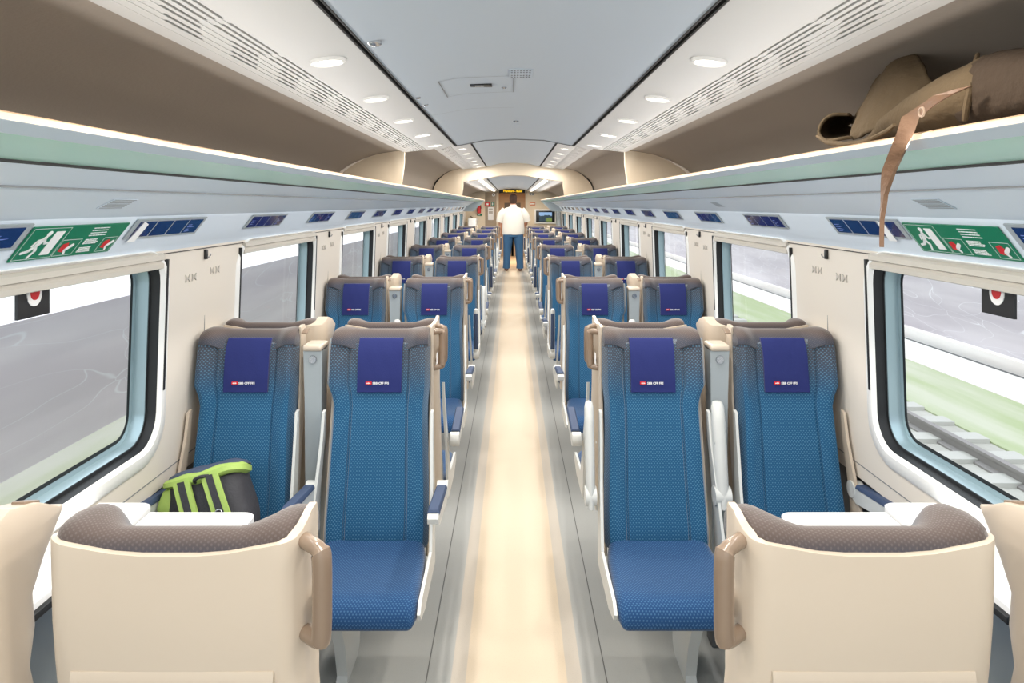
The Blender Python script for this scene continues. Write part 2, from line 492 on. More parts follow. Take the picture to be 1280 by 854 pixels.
# ---- ceiling: three sections; the middle one is higher
SEC = [('a', YNEAR, 4.75, 0), ('b', 4.75, 10.5, 1), ('c', 10.5, YEND, 0)]
def cz(x, up):
    """ceiling height at half-width x for the low (0) or high (1) section"""
    low = [(0, .445), (.2, .437), (.39, .40), (.405, .398), (.58, .372), (.748, .355)]
    hi = [(0, .625), (.2, .615), (.39, .572), (.405, .568), (.58, .545), (.748, .53)]
    return H+interp(hi if up else low, x)
ceil = None
gm = G(); gb = G()
for nme, ya, yb, up in SEC:
    xs = [-.39+.78*i/16 for i in range(17)]
    gm.loft([[(x, y, cz(abs(x), up)) for x in xs] for y in (ya, yb)], caps=False, closed=False)
    for sd in (-1, 1):
        xs2 = [.402, .45, .5, .55, .575]
        gb.loft([[(sd*x, y, cz(x, up)) for x in xs2] for y in (ya, yb)], caps=False, closed=False)
# vertical steps between the sections
for yy in (4.75, 10.5):
    xs = [-.748+1.496*i/32 for i in range(33)]
    gb.loft([[(x, yy, cz(abs(x), 0)) for x in xs], [(x, yy, cz(abs(x), 1)) for x in xs]], caps=False, closed=False)
ceil = struct('ceiling', gm.mesh('ceiling'), M['ceil'])
ob('light_band', gb.mesh('light_band'), M['ceil2'], ceil)
g = G()
for nme, ya, yb, up in SEC:
    for sd in (-1, 1):
        z = cz(.396, up)
        g.box(min(sd*.386, sd*.406), max(sd*.386, sd*.406), ya, yb, z+.012, z+.02)
        for x in (.388, .404):
            g.box(min(sd*(x-.0015), sd*(x+.0015)), max(sd*(x-.0015), sd*(x+.0015)), ya, yb, z-.003, z+.02)
ob('shadow_groove', g.mesh('shadow_groove', False), M['slot'], ceil)

# vent strips and soffit edges
n = 3
for sd in (-1, 1):
    gs = G(); gd = G(); ge = G()
    for nme, ya, yb, up in SEC:
        # dark backing, slats along the carriage, cross webs
        gd.loft([[(sd*x, y, cz(x, up)+.014) for x in (.572, .722)] for y in (ya, yb)], caps=False, closed=False)
        sl = [(.574, .590), (.597, .606), (.613, .622), (.629, .640), (.647, .655), (.662, .674), (.681, .690), (.697, .722)]
        for a, b in sl:
            gs.loft([[(sd*a, y, cz(a, up)), (sd*b, y, cz(b, up)), (sd*b, y, cz(b, up)+.015), (sd*a, y, cz(a, up)+.015)] for y in (ya, yb)])
        y = ya+.1; q = 0
        while y < yb-.05:
            for j, (a, b) in enumerate(zip(sl, sl[1:])):
                w = .035 if j < 3 else .16
                o_ = (.0, .0, .0, .07, .11, .16, .2)[j]
                gs.box(min(sd*(a[1]-.002), sd*(b[0]+.002)), max(sd*(a[1]-.002), sd*(b[0]+.002)), y+o_-w/2, min(yb, y+o_+w/2), cz(a[1], up)+.001, cz(a[1], up)+.015)
            y += .328
        ge.loft([[(sd*x, y, z) for x, z in ((.716, cz(.716, up)-.001), (.75, cz(.748, up)-.001), (.753, cz(.748, up)+.004), (.753, cz(.748, up)+.02), (.72, cz(.72, up)+.02))] for y in (ya, yb)])
    t = struct('trim_%d' % n, ge.mesh('soffit_edge', False), M['ceil2']); n += 1
    ob('vent_slats', gs.mesh('vent_slats', False), M['ceil2'], t)
    ob('vent_backing', gd.mesh('vent_backing', False), M['slot'], t)
    # lining of the rack recess
    gl = G()
    for nme, ya, yb, up in SEC:
        e = cz(.748, up)
        top = .02
        pr = [(.75, e+.012), (.80, e+.008), (.95, e-.02 if not up else e-.03), (1.08, e-.07 if not up else e-.11), (1.17, H+.23 if not up else H+.33), (1.215, H+.17), (1.215, H+.11)]
        pr = [tuple(v) for v in (q.to_tuple() for q in bez([(x, z, 0) for x, z in pr], 4))]
        gl.loft([[(sd*x, y, z) for x, z, _ in pr] for y in (ya, min(yb, RACKEND+.02))], caps=False, closed=False)
    struct('trim_%d' % n, gl.mesh('rack_lining'), M['tan']); n += 1
    # cream bulkheads that close the recess where the ceiling changes height
    for yy in (4.75, 10.5):
        g = G()
        for zz in (1,):
            pass
        outline = []
        up = 1 if yy > 5 else 0
        e = cz(.748, up)
        top_pts = [(.742, e+.01), (.80, e+.006), (.95, e-.022 if not up else e-.035), (1.08, e-.085 if not up else e-.13), (1.17, H+.20 if not up else H+.28), (1.205, H+.13)]
        bot = [(1.19, H+.118), (.765, H+.118)]
        inner = [(.752, H+.2), (.742, H+.28)]
        poly = [(v.x, v.y) for v in bez([(x, z, 0) for x, z in top_pts], 4)]+bot+inner
        g.loft([[(sd*x, y, z) for x, z in poly] for y in (yy-.02, yy+.02)])
        struct('trim_%d' % n, g.mesh('bulkhead'), M['cream']); n += 1
# portal face between middle and last section
g = G(); xs = [-.748+1.496*i/32 for i in range(33)]
g.loft([[(x, 10.49, cz(abs(x), 0)-.002) for x in xs], [(x, 10.49, cz(abs(x), 1)+.01) for x in xs]], caps=False, closed=False)
g.loft([[(x, 10.49, cz(abs(x), 0)-.004) for x in xs], [(x, 10.72, cz(abs(x), 0)-.004) for x in xs]], caps=False, closed=False)
struct('trim_%d' % n, g.mesh('portal'), M['cream']); n += 1
g = G(); xs = [-.40+.80*i/24 for i in range(25)]
g.loft([[(x, 4.752, cz(abs(x), 0)-.006) for x in xs], [(x, 4.752, cz(abs(x), 0)+.004) for x in xs], [(x, 4.742, cz(abs(x), 0)+.0) for x in xs], [(x, 4.742, cz(abs(x), 0)-.006) for x in xs]], caps=False, closed=False)
struct('trim_%d' % n, g.mesh('ceiling_edge', False), M['seam']); n += 1
# roof above everything so that no daylight falls through joints
g = G(); g.box(-1.4, 1.4, YNEAR, 25, H+.70, H+.74)
struct('trim_%d' % n, g.mesh('roof', False), M['gr2']); n += 1
for sd in (-1, 1):
    g = G(); g.box(min(sd*1.30, sd*1.40), max(sd*1.30, sd*1.40), YNEAR, 25, ZT, H+.70)
    struct('trim_%d' % n, g.mesh('side_body', False), M['gr2']); n += 1
    g = G()
    ys = [YNEAR]+[1.95+P*k+s2*.66 for k in WK for s2 in (-1, 1)]+[25]
    for a, b in zip(ys[0::2], ys[1::2]):
        if b > a: g.box(min(sd*1.39, sd*1.40), max(sd*1.39, sd*1.40), a, b, .0, ZT)
    g.box(min(sd*1.39, sd*1.40), max(sd*1.39, sd*1.40), YNEAR, 25, -.05, .86)
    struct('trim_%d' % n, g.mesh('side_body', False), M['gr2']); n += 1

# ---- downlights
gl = G(); gl.disc((0, 0, .001), .036, .008, 20); LENS = gl.mesh('lens')
gr = G()
prof = [(.036, .010), (.036, -.002), (.040, -.005), (.046, -.003), (.048, .004)]
gr.loft([[(r*math.cos(2*PI*j/20), r*math.sin(2*PI*j/20), z) for j in range(20)] for r, z in prof], caps=False); RIM = gr.mesh('rim')
def lamp_light(kind, name, loc, energy, col, **kw):
    l = bpy.data.lights.new(name, kind); l.energy = energy; l.color = col
    for a, b in kw.items(): setattr(l, a, b)
    o = bpy.data.objects.new(name, l); C.objects.link(o); o.location = loc; return o
EN_DOWN = 5.0
idx = {-1: 0, 1: 0}
for k in range(-2, 15):
    for sd in (-1, 1):
        if k <= 5: y = 1.213+.657*k; up = 0
        else: y = 4.97+.657*(k-6); up = 1
        if y > 10.3: continue
        z = cz(.506, up)-.004
        vis = y > 1.15
        t = None
        if vis:
            idx[sd] += 1
            t = thing('ceiling_downlight', 'small round glowing downlight, %s from the camera in the %s ceiling row' % (ORD[idx[sd]], SIDE[sd]), 'light', (sd*.506, y, z), 0, 'downlights along the ceiling')
            t.rotation_euler = (0, sd*.147, 0)
            ob('lens', LENS, M['lamp'], t); ob('rim', RIM, M['white'], t)
        else:
            t = thing('ceiling_downlight', 'downlight above the camera, %s row' % SIDE[sd], 'light', (sd*.506, y, z), 0, 'downlights over the camera')
            t['label'] = 'round downlight overhead behind the camera in the %s row' % SIDE[sd]
            ob('lens', LENS, M['lamp'], t); ob('rim', RIM, M['white'], t)
        l = lamp_light('AREA', 'downlight_lamp', (0, 0, -.008), EN_DOWN, (1, .93, .84), shape='DISK', size=.07)
        l.parent = t
for sd in (-1, 1):
    t = thing('ceiling_light_bar', 'long glowing ceiling light bar on the %s near the end door' % SIDE[sd], 'light', (sd*.506, 15.0, cz(.506, 0)-.006))
    g = G(); g.box(-.03, .03, -4.1, 4.3, -.006, .004, .003); ob('diffuser', g.mesh('diffuser'), M['bar'], t)
    for yy in (-3, -1, 1, 3):
        l = lamp_light('AREA', 'bar_lamp', (0, yy, -.012), 15, (1, .92, .82), shape='RECTANGLE', size=.05, size_y=1.9); l.parent = t

# added fill light strips along the rack edge (upwards to the ceiling) and under the rack (down the pale panel)
for sd in (-1, 1):
    for nm, x, dz, d, en, yw in (('ceiling_fill_strip', .718, .108, (-sd*.75, 0, .66), 30, .012), ('panel_fill_strip', .765, .096, (sd*.06, 0, -1), 56, .012)):
        l = lamp_light('AREA', nm, (sd*x, 8.5, H+dz), en, (1, .97, .94), shape='RECTANGLE', size=yw, size_y=19.4)
        z_ = -Vector(d); y_ = Vector((0, 1, 0)); x_ = y_.cross(z_).normalized(); z_ = x_.cross(y_).normalized()
        l.matrix_basis = Matrix(((x_.x, 0, z_.x, sd*x), (x_.y, 1, z_.y, 8.5), (x_.z, 0, z_.z, H+dz), (0, 0, 0, 1)))
# ---- ceiling fittings
def cpt(px, py, up=0):
    """ceiling point seen at pixel (px,py) - low section"""
    z = .44
    for _ in range(4):
        Y = z*F/(256-py); X = (px-640)/F*Y+CX; z = cz(abs(X), 0)-H
    return (X, Y)
g = G(); g.loft([[(r*math.cos(2*PI*j/20), r*math.sin(2*PI*j/20), z) for j in range(20)] for r, z in ((.019, .004), (.019, -.004), (.012, -.009), (.004, -.010))])
DOME = g.mesh('dome')
x, y = cpt(468, 53); t = tag(ob('smoke_detector', DOME, M['silver'], loc=(x, y, cz(abs(x), 0))), 'small silver dome sensor in the near ceiling panel beside the groove', 'sensor')
for (px, py, sc, nm, lb) in ((522, 122, .6, 'ceiling_stud', 'tiny metal stud, nearer of two beside the ceiling groove'), (532, 131, .6, 'ceiling_stud', 'tiny metal stud, farther of two beside the ceiling groove'),
                             (630, 109, .55, 'ceiling_stud', 'tiny metal stud inside the ceiling hatch outline'), (645, 151, .8, 'ceiling_sensor', 'small dark sensor in the middle of the ceiling beyond the hatch')):
    x, y = cpt(px, py); o = tag(ob(nm, DOME, M['silver'], loc=(x, y, cz(abs(x), 0))), lb, 'fitting'); o.scale = (sc, sc, sc)
# speaker grille
x, y = cpt(651, 91)
t = thing('speaker_grille', 'small square perforated speaker grille in the ceiling', 'speaker', (x, y, cz(abs(x), 0)))
g = G(); g.box(-.04, .04, -.075, .075, -.004, .003, .002); ob('plate', g.mesh('plate'), M['ceil'], t)
g = G()
for i in range(7):
    for j in range(5): g.disc((-.03+.01*i, -.055+.0275*j, -.0048), .0032, .001, 8)
ob('perforation', g.mesh('perforation', False), M['slot'], t)
# hatch
x0, y0 = cpt(550, 105); x1, y1 = cpt(642, 101); 
zc = cz(.1, 0)-.001
t = thing('ceiling_hatch', 'thin-outlined access hatch with a dark label in the ceiling', 'hatch', ((x0+x1)/2, y0+.12, H+.437))
hw_, hl_ = (x1-x0)/2, .17
g = G()
def hz(x): return cz(abs(x+(x0+x1)/2), 0)-(H+.437)-.0012
for s2 in (-1, 1):
    xx = s2*hw_
    g.box(xx-.0012, xx+.0012, -hl_, hl_, hz(xx)-.002, hz(xx)+.002)
    for i in range(8):
        a = -hw_+2*hw_*i/8; b = -hw_+2*hw_*(i+1)/8
        g.add([(a, s2*hl_-.0015, hz(a)), (b, s2*hl_-.0015, hz(b)), (b, s2*hl_+.0015, hz(b)), (a, s2*hl_+.0015, hz(a))], [(0, 1, 2, 3)])
ob('outline', g.mesh('outline', False), M['seam'], t)
g = G(); g.box(-.03, .05, -.03, .02, hz(.01)-.003, hz(.01)+.002, .001); ob('label_plate', g.mesh('label_plate'), M['black'], t)
g = G(); g.box(-.012, .02, -.012, .003, hz(.01)-.0035, hz(.01)-.002); ob('label_print', g.mesh('label_print', False), M['ink_white'], t)
g = G()
for i in range(8):
    a = -.39+.38*i/8; b = -.39+.38*(i+1)/8
    g.add([(a, 3.16+.04*(i/8), cz(abs(a), 0)-.0012), (b, 3.16+.04*((i+1)/8), cz(abs(b), 0)-.0012), (b, 3.163+.04*((i+1)/8), cz(abs(b), 0)-.0012), (a, 3.163+.04*(i/8), cz(abs(a), 0)-.0012)], [(0, 1, 2, 3)])
ob('panel_joint', g.mesh('panel_joint', False), M['seam'], ceil)

# ------------------------------------------------------------------ seats
YF = [(.45, -.345), (.5, -.335), (.7, -.278), (.9, -.228), (1.0, -.202), (1.1, -.187), (1.2, -.166), (1.235, -.146), (1.27, -.10)]
YR = [(.40, -.17), (.6, -.13), (.9, -.075), (1.1, -.048), (1.3, -.04)]
def yf(z): return interp(YF, z)
def yr(z): return interp(YR, z)
def hwz(z): return interp([(.45, .198), (.8, .192), (.98, .190), (1.06, .1985), (1.2, .1985), (1.26, .19)], z)
def bol(z): return interp([(.45, .012), (.8, .018), (.98, .020), (1.06, .034), (1.2, .034), (1.27, .025)], z)
ME = {}
def cached(key, fn):
    if key not in ME: ME[key] = fn()
    return ME[key]

def backrest_mesh(a):
    """a = +1: aisle towards +x"""
    rings = []
    zs = [.455, .462, .48, .55, .62, .70, .78, .86, .93, .98, 1.02, 1.06, 1.11, 1.16, 1.20, 1.215]
    US = sorted([-1+i/12 for i in range(25)]+[q*s_ for q in (.556, .570, .596, .61) for s_ in (-1, 1)])
    for j, z in enumerate(zs):
        sh = (.06, .02, .004)[j] if j < 3 else 0
        ring = []
        for u in US:
            hw = hwz(z)+(.016*sstep(1.0, 1.06, z) if u*a < 0 else 0)-sh*.4
            if u*a > 0: hw += .012*(1-sstep(.55, .98, z))
            au = abs(u)
            y = yf(z)+sh*.6
            y -= bol(z)*sstep(.52, .88, au)
            y += .05*max(0, (au-.86)/.14)**2.2        # edge rolls back
            x = u*hw
            if .565 < au < .60: y += .007               # stitched seam
            ring.append((x, y, z+(.024*sstep(.46, .84, au) if j == len(zs)-1 else 0)))
        hwp = hwz(z)-.004
        for i in range(7):
            u = 1-2*i/6
            ring.append((u*hwp, yr(z)-.02, z))
        rings.append(ring)
    g = G(); g.loft(rings); return g.mesh('backrest')

def headrest_mesh():
    rings = []
    N = 34
    p0 = [(-.053, 1.226), (-.053, 1.250), (-.060, 1.259), (-.074, 1.264), (-.092, 1.262), (-.114, 1.250), (-.135, 1.232), (-.153, 1.215), (-.166, 1.195), (-.14, 1.180), (-.09, 1.190)]
    p1 = [(-.054, 1.240), (-.055, 1.258), (-.064, 1.269), (-.085, 1.274), (-.125, 1.275), (-.162, 1.268), (-.184, 1.256), (-.195, 1.242), (-.198, 1.222), (-.16, 1.200), (-.09, 1.200)]
    for i in range(N+1):
        u = -1+2*i/N; au = abs(u)
        w = sstep(.46, .84, au)
        hw = .198
        e = max(0, (au-.86)/.14); sc = math.sqrt(max(0.02, 1-e*e*.97)) if e > 0 else 1
        x = math.copysign(min(au, .86)*hw+(hw*.14)*math.sin(min(1, e)*PI/2), u)
        ring = []
        for (ya, za), (yb, zb) in zip(p0, p1):
            y, z = ya+(yb-ya)*w, za+(zb-za)*w
            k_ = max(0, (abs(x)-.155)/.06); back = .055*(1-math.sqrt(max(0, 1-min(1, k_)**2)))
            y -= back*sstep(-.16, -.05, y)
            cy, cz_ = -.08-.05*w, 1.222
            ring.append((x, cy+(y-cy)*(.5+.5*sc), cz_+(z-cz_)*(.35+.65*sc)))
        rings.append(ring)
    g = G(); g.loft(rings); return g.mesh('headrest')

def shell_mesh(a, wide):
    """U-shaped back shell; 'wide' gives the bulky wing that window seats carry towards the aisle"""
    rings_top = []
    def section(z, top=False):
        ro = yr(z)
        pts = []
        def half(sgn):
            ext = .207
            if wide and sgn == a: ext = .207+.045*sstep(.5, .9, z)
            front = min(yf(z)+.055, ro-.06)
            if z > 1.0: front = interp([(1.0, -.150), (1.12, -.145), (1.3, -.135)], z)
            if z > 1.0 and sgn != a: front = interp([(1.0, -.150), (1.12, -.14), (1.2, -.11)], z)
            if z > 1.0 and wide and sgn == a: front = interp([(1.0, -.165), (1.12, -.155), (1.17, -.185), (1.23, -.235)], z)
            return ext, front
        out = []; inn = []
        r = .055
        for sgn in (1, -1):
            ext, front = half(sgn)
            o_ = []
            # from front edge to rear centre on this side
            o_.append((sgn*(ext-.004), front)); o_.append((sgn*ext, front+.012)); o_.append((sgn*ext, (front+ro-r)/2))
            for i in range(7):
                ang = i/6*PI/2
                o_.append((sgn*(ext-r*.9+r*.9*math.cos(ang)), ro-r+r*math.sin(ang)))
            o_ += [(sgn*.14, ro+.0005), (sgn*.09, ro+.001), (sgn*.045, ro+.002)]
            th = .012 if not (wide and sgn == a) else .012+.030*sstep(.5, .9, z)
            i_ = [(sgn*(ext-th), front+.002), (sgn*(ext-th), front+.012), (sgn*(ext-th), (front+ro-r)/2)]
            for i in range(7):
                ang = i/6*PI/2
                i_.append((sgn*(ext-th-(r-.012)+(r-.012)*math.cos(ang)), ro-r+(r-.013)*math.sin(ang)))
            i_ += [(sgn*.14, ro-.0125), (sgn*.09, ro-.012), (sgn*.045, ro-.012)]
            out.append(o_); inn.append(i_)
        loop = out[0]+[(0, ro+.002)]+out[1][::-1]+inn[1]+[(0, ro-.012)]+inn[0][::-1]
        return loop
    zs = [.42, .5, .6, .7, .8, .9, 1.0, 1.06, 1.12, 1.17, 1.205, 1.225]
    rings = [[(x, y, z) for x, y in section(z)] for z in zs]
    # rim: height follows the rear edge, rising into a horn at each side
    last = section(1.24)
    def rim(x, y):
        ax = abs(x)
        b = 1.238+.018*sstep(.05, .20, ax)
        if ax > .17 and x*a < 0: b += -.02*sstep(-.06, -.16, y)
        elif ax > .17: b += .030*sstep(-.05, -.10, y)-(.05*sstep(-.12, -.235, y) if (wide and x*a > 0) else .05*sstep(-.125, -.18, y))
        return b
    rings.append([(x*.999, y, rim(x, y)-.004) for x, y in last])
    rings.append([(x*.992, y, rim(x, y)) for x, y in last])
    g = G(); g.loft(rings, caps=False)
    nn = len(last)
    for base in (0, (len(rings)-1)*nn):
        for i in range(nn//2-1):
            q = (base+i, base+i+1, base+nn-2-i, base+nn-1-i)
            g.add([], [tuple(v-len(g.v) for v in q)], [[(0, 0)]*4])
    return g.mesh('shell')

def cover_mesh():
    rings = []
    for z in [1.238, 1.232, 1.225, 1.2, 1.17, 1.14, 1.11, 1.08, 1.05, 1.036, 1.032]:
        pts = []
        for i in range(9):
            u = -1+2*i/8
            pts.append((u*.0885, yf(z)-.010-.002*math.cos(u*9+z*40)-(.004 if 1.05 < z < 1.2 else 0), z))
        for i in range(9):
            u = 1-2*i/8
            pts.append((u*.0885, yf(z)+.004, z))
        rings.append(pts)
    g = G(); g.loft(rings); return g.mesh('headrest_cover')

def logo_parts():
    zc = 1.0685; y = yf(zc)-.0165
    g = G()
    pts = [(x*1.0, z) for x, z in ((-.052, -.0055), (-.0535, -.004), (-.0535, .004), (-.052, .0055), (-.031, .0055), (-.0295, .004), (-.0295, -.004), (-.031, -.0055))]
    tilt = .3
    g.loft([[(x, y-.0015-z*tilt*-1*0, zc+z) for x, z in pts], [(x, y+.004, zc+z) for x, z in pts]])
    red = g.mesh('logo_badge', False)
    g = G()
    for x0, x1, z0, z1 in ((-.0465, -.0365, -.001, .001), (-.0425, -.0405, -.0035, .0035)):
        g.box(x0, x1, y-.0024, y, zc+z0, zc+z1)
    for s2 in (-1, 1):
        cx = -.0415+s2*.0062
        g.loft([[(cx+s2*.002, yy, zc), (cx-s2*.0018, yy, zc+.0035), (cx-s2*.0018, yy, zc-.0035)] for yy in (y-.0024, y)])
    cross = g.mesh('logo_arrow', False)
    t = text_mesh('SBB CFF FFS', .0125, .0005, bold=.0003)
    for v in t.vertices:
        v.co = Vector((-.0255+v.co.x, y-.0016-v.co.z, zc-.0043+v.co.y))
    return red, cross, t

def cushion_mesh(a):
    rings = []
    secs = [(-.335, .505, .43, .190), (-.36, .497, .405, .197), (-.45, .486, .395, .205), (-.58, .488, .395, .211), (-.66, .490, .395, .213), (-.70, .485, .396, .212), (-.728, .472, .399, .209), (-.744, .452, .405, .203), (-.750, .432, .414, .194)]
    for (y, zt, zb, hw) in secs:
        ring = []
        r = min(.035, (zt-zb)/2-.001)
        for (sx, szc, a0) in ((1, zt-r, 0), (-1, zt-r, 90), (-1, zb+r, 180), (1, zb+r, 270)):
            for i in range(6):
                an = math.radians(a0+90*i/5)
                ring.append((sx*(hw-r)+r*math.cos(an), y, szc+r*math.sin(an)))
            if a0 == 0:
                for q in (.66, .33, 0, -.33, -.66):
                    x = q*(hw-r); ring.append((x, y, zt-.006*(1-(q*q)) * (1 if y > -.7 else .4)))
        rings.append(ring)
    rings = [[(x*1.0+a*.007, y, z) for x, y, z in r] for r in rings]
    g = G(); g.loft(rings); return g.mesh('seat_cushion')

def frame_mesh(sgn):
    poly = [(-.72, .425), (-.735, .45), (-.70, .475), (-.40, .49), (-.325, .68), (-.262, .86), (-.238, .96), (-.215, .965), (-.225, .86), (-.265, .66), (-.29, .40), (-.60, .395)]
    def fx(z): return .208+(.014*(1-sstep(.5, .95, z)))
    g = G(); g.loft([[(sgn*(fx(z)+o), y, z) for y, z in poly] for o in (0, .011)])
    return g.mesh('side_frame')

def handle_mesh(a):
    pts = bez([(a*.190, -.085, 1.247), (a*.212, -.062, 1.248), (a*.230, -.048, 1.245), (a*.236, -.044, 1.232), (a*.236, -.046, 1.165), (a*.234, -.050, 1.112), (a*.228, -.055, 1.100), (a*.210, -.070, 1.099), (a*.190, -.088, 1.099)], 4)
    g = G()
    rr = []
    for i, p in enumerate(pts):
        rr.append(.0155 if 9 < i < 23 else .0125)
    g.tube(pts, rr, 12); return g.mesh('grab_handle')

def arm_mesh(state, sgn, off):
    """returns body and pad meshes; state 'down' or 'up'"""
    x = sgn*off; w = .019 if off > .25 or state == 'down' else .027
    g = G(); p = G()
    if state == 'down':
        prof = [(-.28, .70), (-.28, .655), (-.33, .64), (-.58, .675), (-.625, .695), (-.632, .715), (-.62, .728), (-.34, .70)]
        g.loft([[(x-w, y, z) for y, z in prof], [(x-w*.9, y*1.0, z) for y, z in prof], [(x+w, y, z) for y, z in prof]])
        top = [(-.33, .701), (-.33, .708), (-.45, .722), (-.58, .737), (-.612, .735), (-.617, .727)]
        p.loft([[(x-w*1.1, y, z-.004) for y, z in top], [(x-w*.8, y, z+.004) for y, z in top], [(x+w*.8, y, z+.004) for y, z in top], [(x+w*1.1, y, z-.004) for y, z in top]])
        g.disc((x-w*1.1, -.29, .68), .032, w*2.2, 16, 'x')
    else:
        rings = []
        for z, d, ww in ((.62, .03, .013), (.66, .034, .018), (.80, .033, .019), (.93, .031, .019), (.985, .026, .018), (1.003, .016, .014), (1.008, .006, .008)):
            yc = -.315+(z-.62)*.18
            ww *= w/.019; rings.append([(x+ww*math.cos(2*PI*i/16)*min(1, 1.25), yc+d*math.sin(2*PI*i/16), z) for i in range(16)])
        g.loft(rings)
        g.disc((x-w*1.15, -.305, .66), .036, w*2.3, 18, 'x')
        g.disc((x-.0235*sgn-.001, -.29, .86), .004, .002, 10, 'x')
        rings = []
        for z, d in ((.70, .004), (.72, .010), (.9, .010), (.96, .006), (.975, .002)):
            yc = -.315+(z-.62)*.18+.030
            rings.append([(x+.014*math.cos(2*PI*i/12), yc+d*math.sin(2*PI*i/12), z) for i in range(12)])
        p.loft(rings)
    return g.mesh('armrest'), p.mesh('armrest_pad')

def pedestal_mesh(a):
    g = G()
    poly = [(-.20, .40), (-.55, .40), (-.52, .30), (-.44, .16), (-.40, .03), (-.42, .0), (-.22, .0), (-.19, .03), (-.18, .2)]
    g.prism(poly, -a*.10-.02, -a*.10+.02)
    g.box(-.18, .18, -.5, -.22, .37, .405, .008)
    return g.mesh('pedestal')

def plug_mesh(a):
    bm = bmesh.new(); bmesh.ops.create_cube(bm, size=1)
    for v in bm.verts: v.co = Vector((v.co.x*.024, v.co.y*.042, v.co.z*.006))
    bmesh.ops.bevel(bm, geom=bm.edges[:], offset=.0025, segments=2, profile=.5, affect='EDGES')
    bmesh.ops.rotate(bm, verts=bm.verts, matrix=Matrix.Rotation(.33, 3, 'X'))
    bmesh.ops.translate(bm, verts=bm.verts, vec=(a*.229, -.165, 1.2685))
    g = G(); g.bm(bm); return g.mesh('blank_plug')

def tray_mesh():
    g = G()
    rings = []
    for z, o in ((.55, .006), (1.02, .006), (1.04, .005), (1.052, .001)):
        ro = yr(z)
        rings.append([(x, ro-.004, z) for x in (-.16, .16)]+[(x, ro+.001+o, z) for x in (.158, -.158)])
    g.loft(rings); return g.mesh('back_pocket')

def number_mesh(a):
    g = G(); x = a*.2185
    g.box(min(x, x+a*.001), max(x, x+a*.001), -.115, -.075, 1.12, 1.165)
    return g.mesh('number_plate', False)

RED, CROSS, LETTERS = logo_parts()
def seat(kind, a, loc, rz, label, group, aisle_arm='down', mid_arm='up', logo=True, cover=True):
    """kind 'aisle' or 'window'; a=+1 when the aisle lies towards local +x"""
    r = thing('train_seat', label, 'seat', loc, rz, group)
    wide = kind == 'window' and rz != 0
    ob('shell', cached(('shell', a, wide), lambda: shell_mesh(a, wide)), M['shell'], r)
    ob('backrest', cached(('back', a), lambda: backrest_mesh(a)), M['fab'], r)
    ob('headrest', cached('head', headrest_mesh), M['fab_head'], r)
    ob('seat_cushion', cached(('cush', a), lambda: cushion_mesh(a)), M['fab_seat'], r)
    for s2 in ((-1, 1) if aisle_arm else (-a,)): ob('side_frame', cached(('frame', s2, kind == 'window' and s2 != a), lambda: frame_mesh(s2)), M['shell'] if kind == 'window' and s2 != a else M['frame'], r)
    if cover:
        c = ob('headrest_cover', cached('cover', cover_mesh), M['navy'], r)
        if logo:
            b = ob('logo_badge', RED, M['logo_red'], c); b['label'] = 'red badge with white double arrow'
            ob('logo_arrow', CROSS, M['ink_white'], c); ob('lettering', LETTERS, M['ink_white'], c)
    ob('pedestal', cached(('ped', a), lambda: pedestal_mesh(a)), M['frame'], r)
    ob('back_pocket', cached('tray', tray_mesh), M['shell'], r)
    arms = []
    if kind == 'aisle':
        ob('grab_handle', cached(('handle', a), lambda: handle_mesh(a)), M['handle'], r)
        ob('number_plate', cached(('num', a), lambda: number_mesh(a)), M['paper'], r)
        arms = ([(aisle_arm, a, .262)] if aisle_arm else [])+[(mid_arm, -a, .243)]
    else:
        ob('blank_plug', cached(('plug', a), lambda: plug_mesh(a)), M['handle'], r)
        arms = [('down', -a, .232)]
    for st, s2, off in arms:
        me = cached(('arm', st, s2, off), lambda: arm_mesh(st, s2, off))
        b = ob('armrest', me[0], M['frame'], r); ob('armrest_pad', me[1], M['pad'], b)
    return r

XA, XWIN = .547, 1.081
for k in range(0, 9):
    yp = Y0+P*k
    for sd in (-1, 1):
        sn = SIDE[sd]
        for kind, xx in (('aisle', XA), ('window', XWIN)):
            where = 'aisle seat' if kind == 'aisle' else 'window seat'
            if k >= 1:     # facing the camera
                lab = 'blue fabric %s facing the camera, %s row back in the %s bank' % (where, ORD[k], sn)
                if k == 1 and kind == 'window' and sd == -1: lab = 'blue window seat facing the camera with the lime and black backpack on it'
                elif k == 1 and kind == 'window': lab = 'nearest blue window seat facing the camera, under the bag on the rack'
                elif k == 1 and sd == -1: lab = 'nearest blue aisle seat facing the camera in the left bank, its armrest lowered'
                elif k == 1: lab = 'nearest blue aisle seat facing the camera in the right bank, its armrest raised'
                aa = 'up' if (sd == 1 and k == 1) or (sd == -1 and k in (3, 6)) else 'down'
                ma = 'down' if (sd == -1 and k == 1) else 'up'
                seat(kind, -sd, (sd*xx, yp, 0), 0, lab, 'seats facing the camera', aa, ma, logo=k < 5)
            lab = ('%s facing away behind the %s blue row, %s bank, brown headrest showing' % (where, ORD[max(k, 1)], sn)) if k else \
                  ('nearest %s seen from behind at the lower %s, beige shell and brown headrest' % (where, sn))
            seat(kind, sd, (sd*xx, yp, 0), PI, lab, 'seats facing away', None if k == 0 else 'down' if k % 2 else 'up', 'up', logo=False, cover=False)

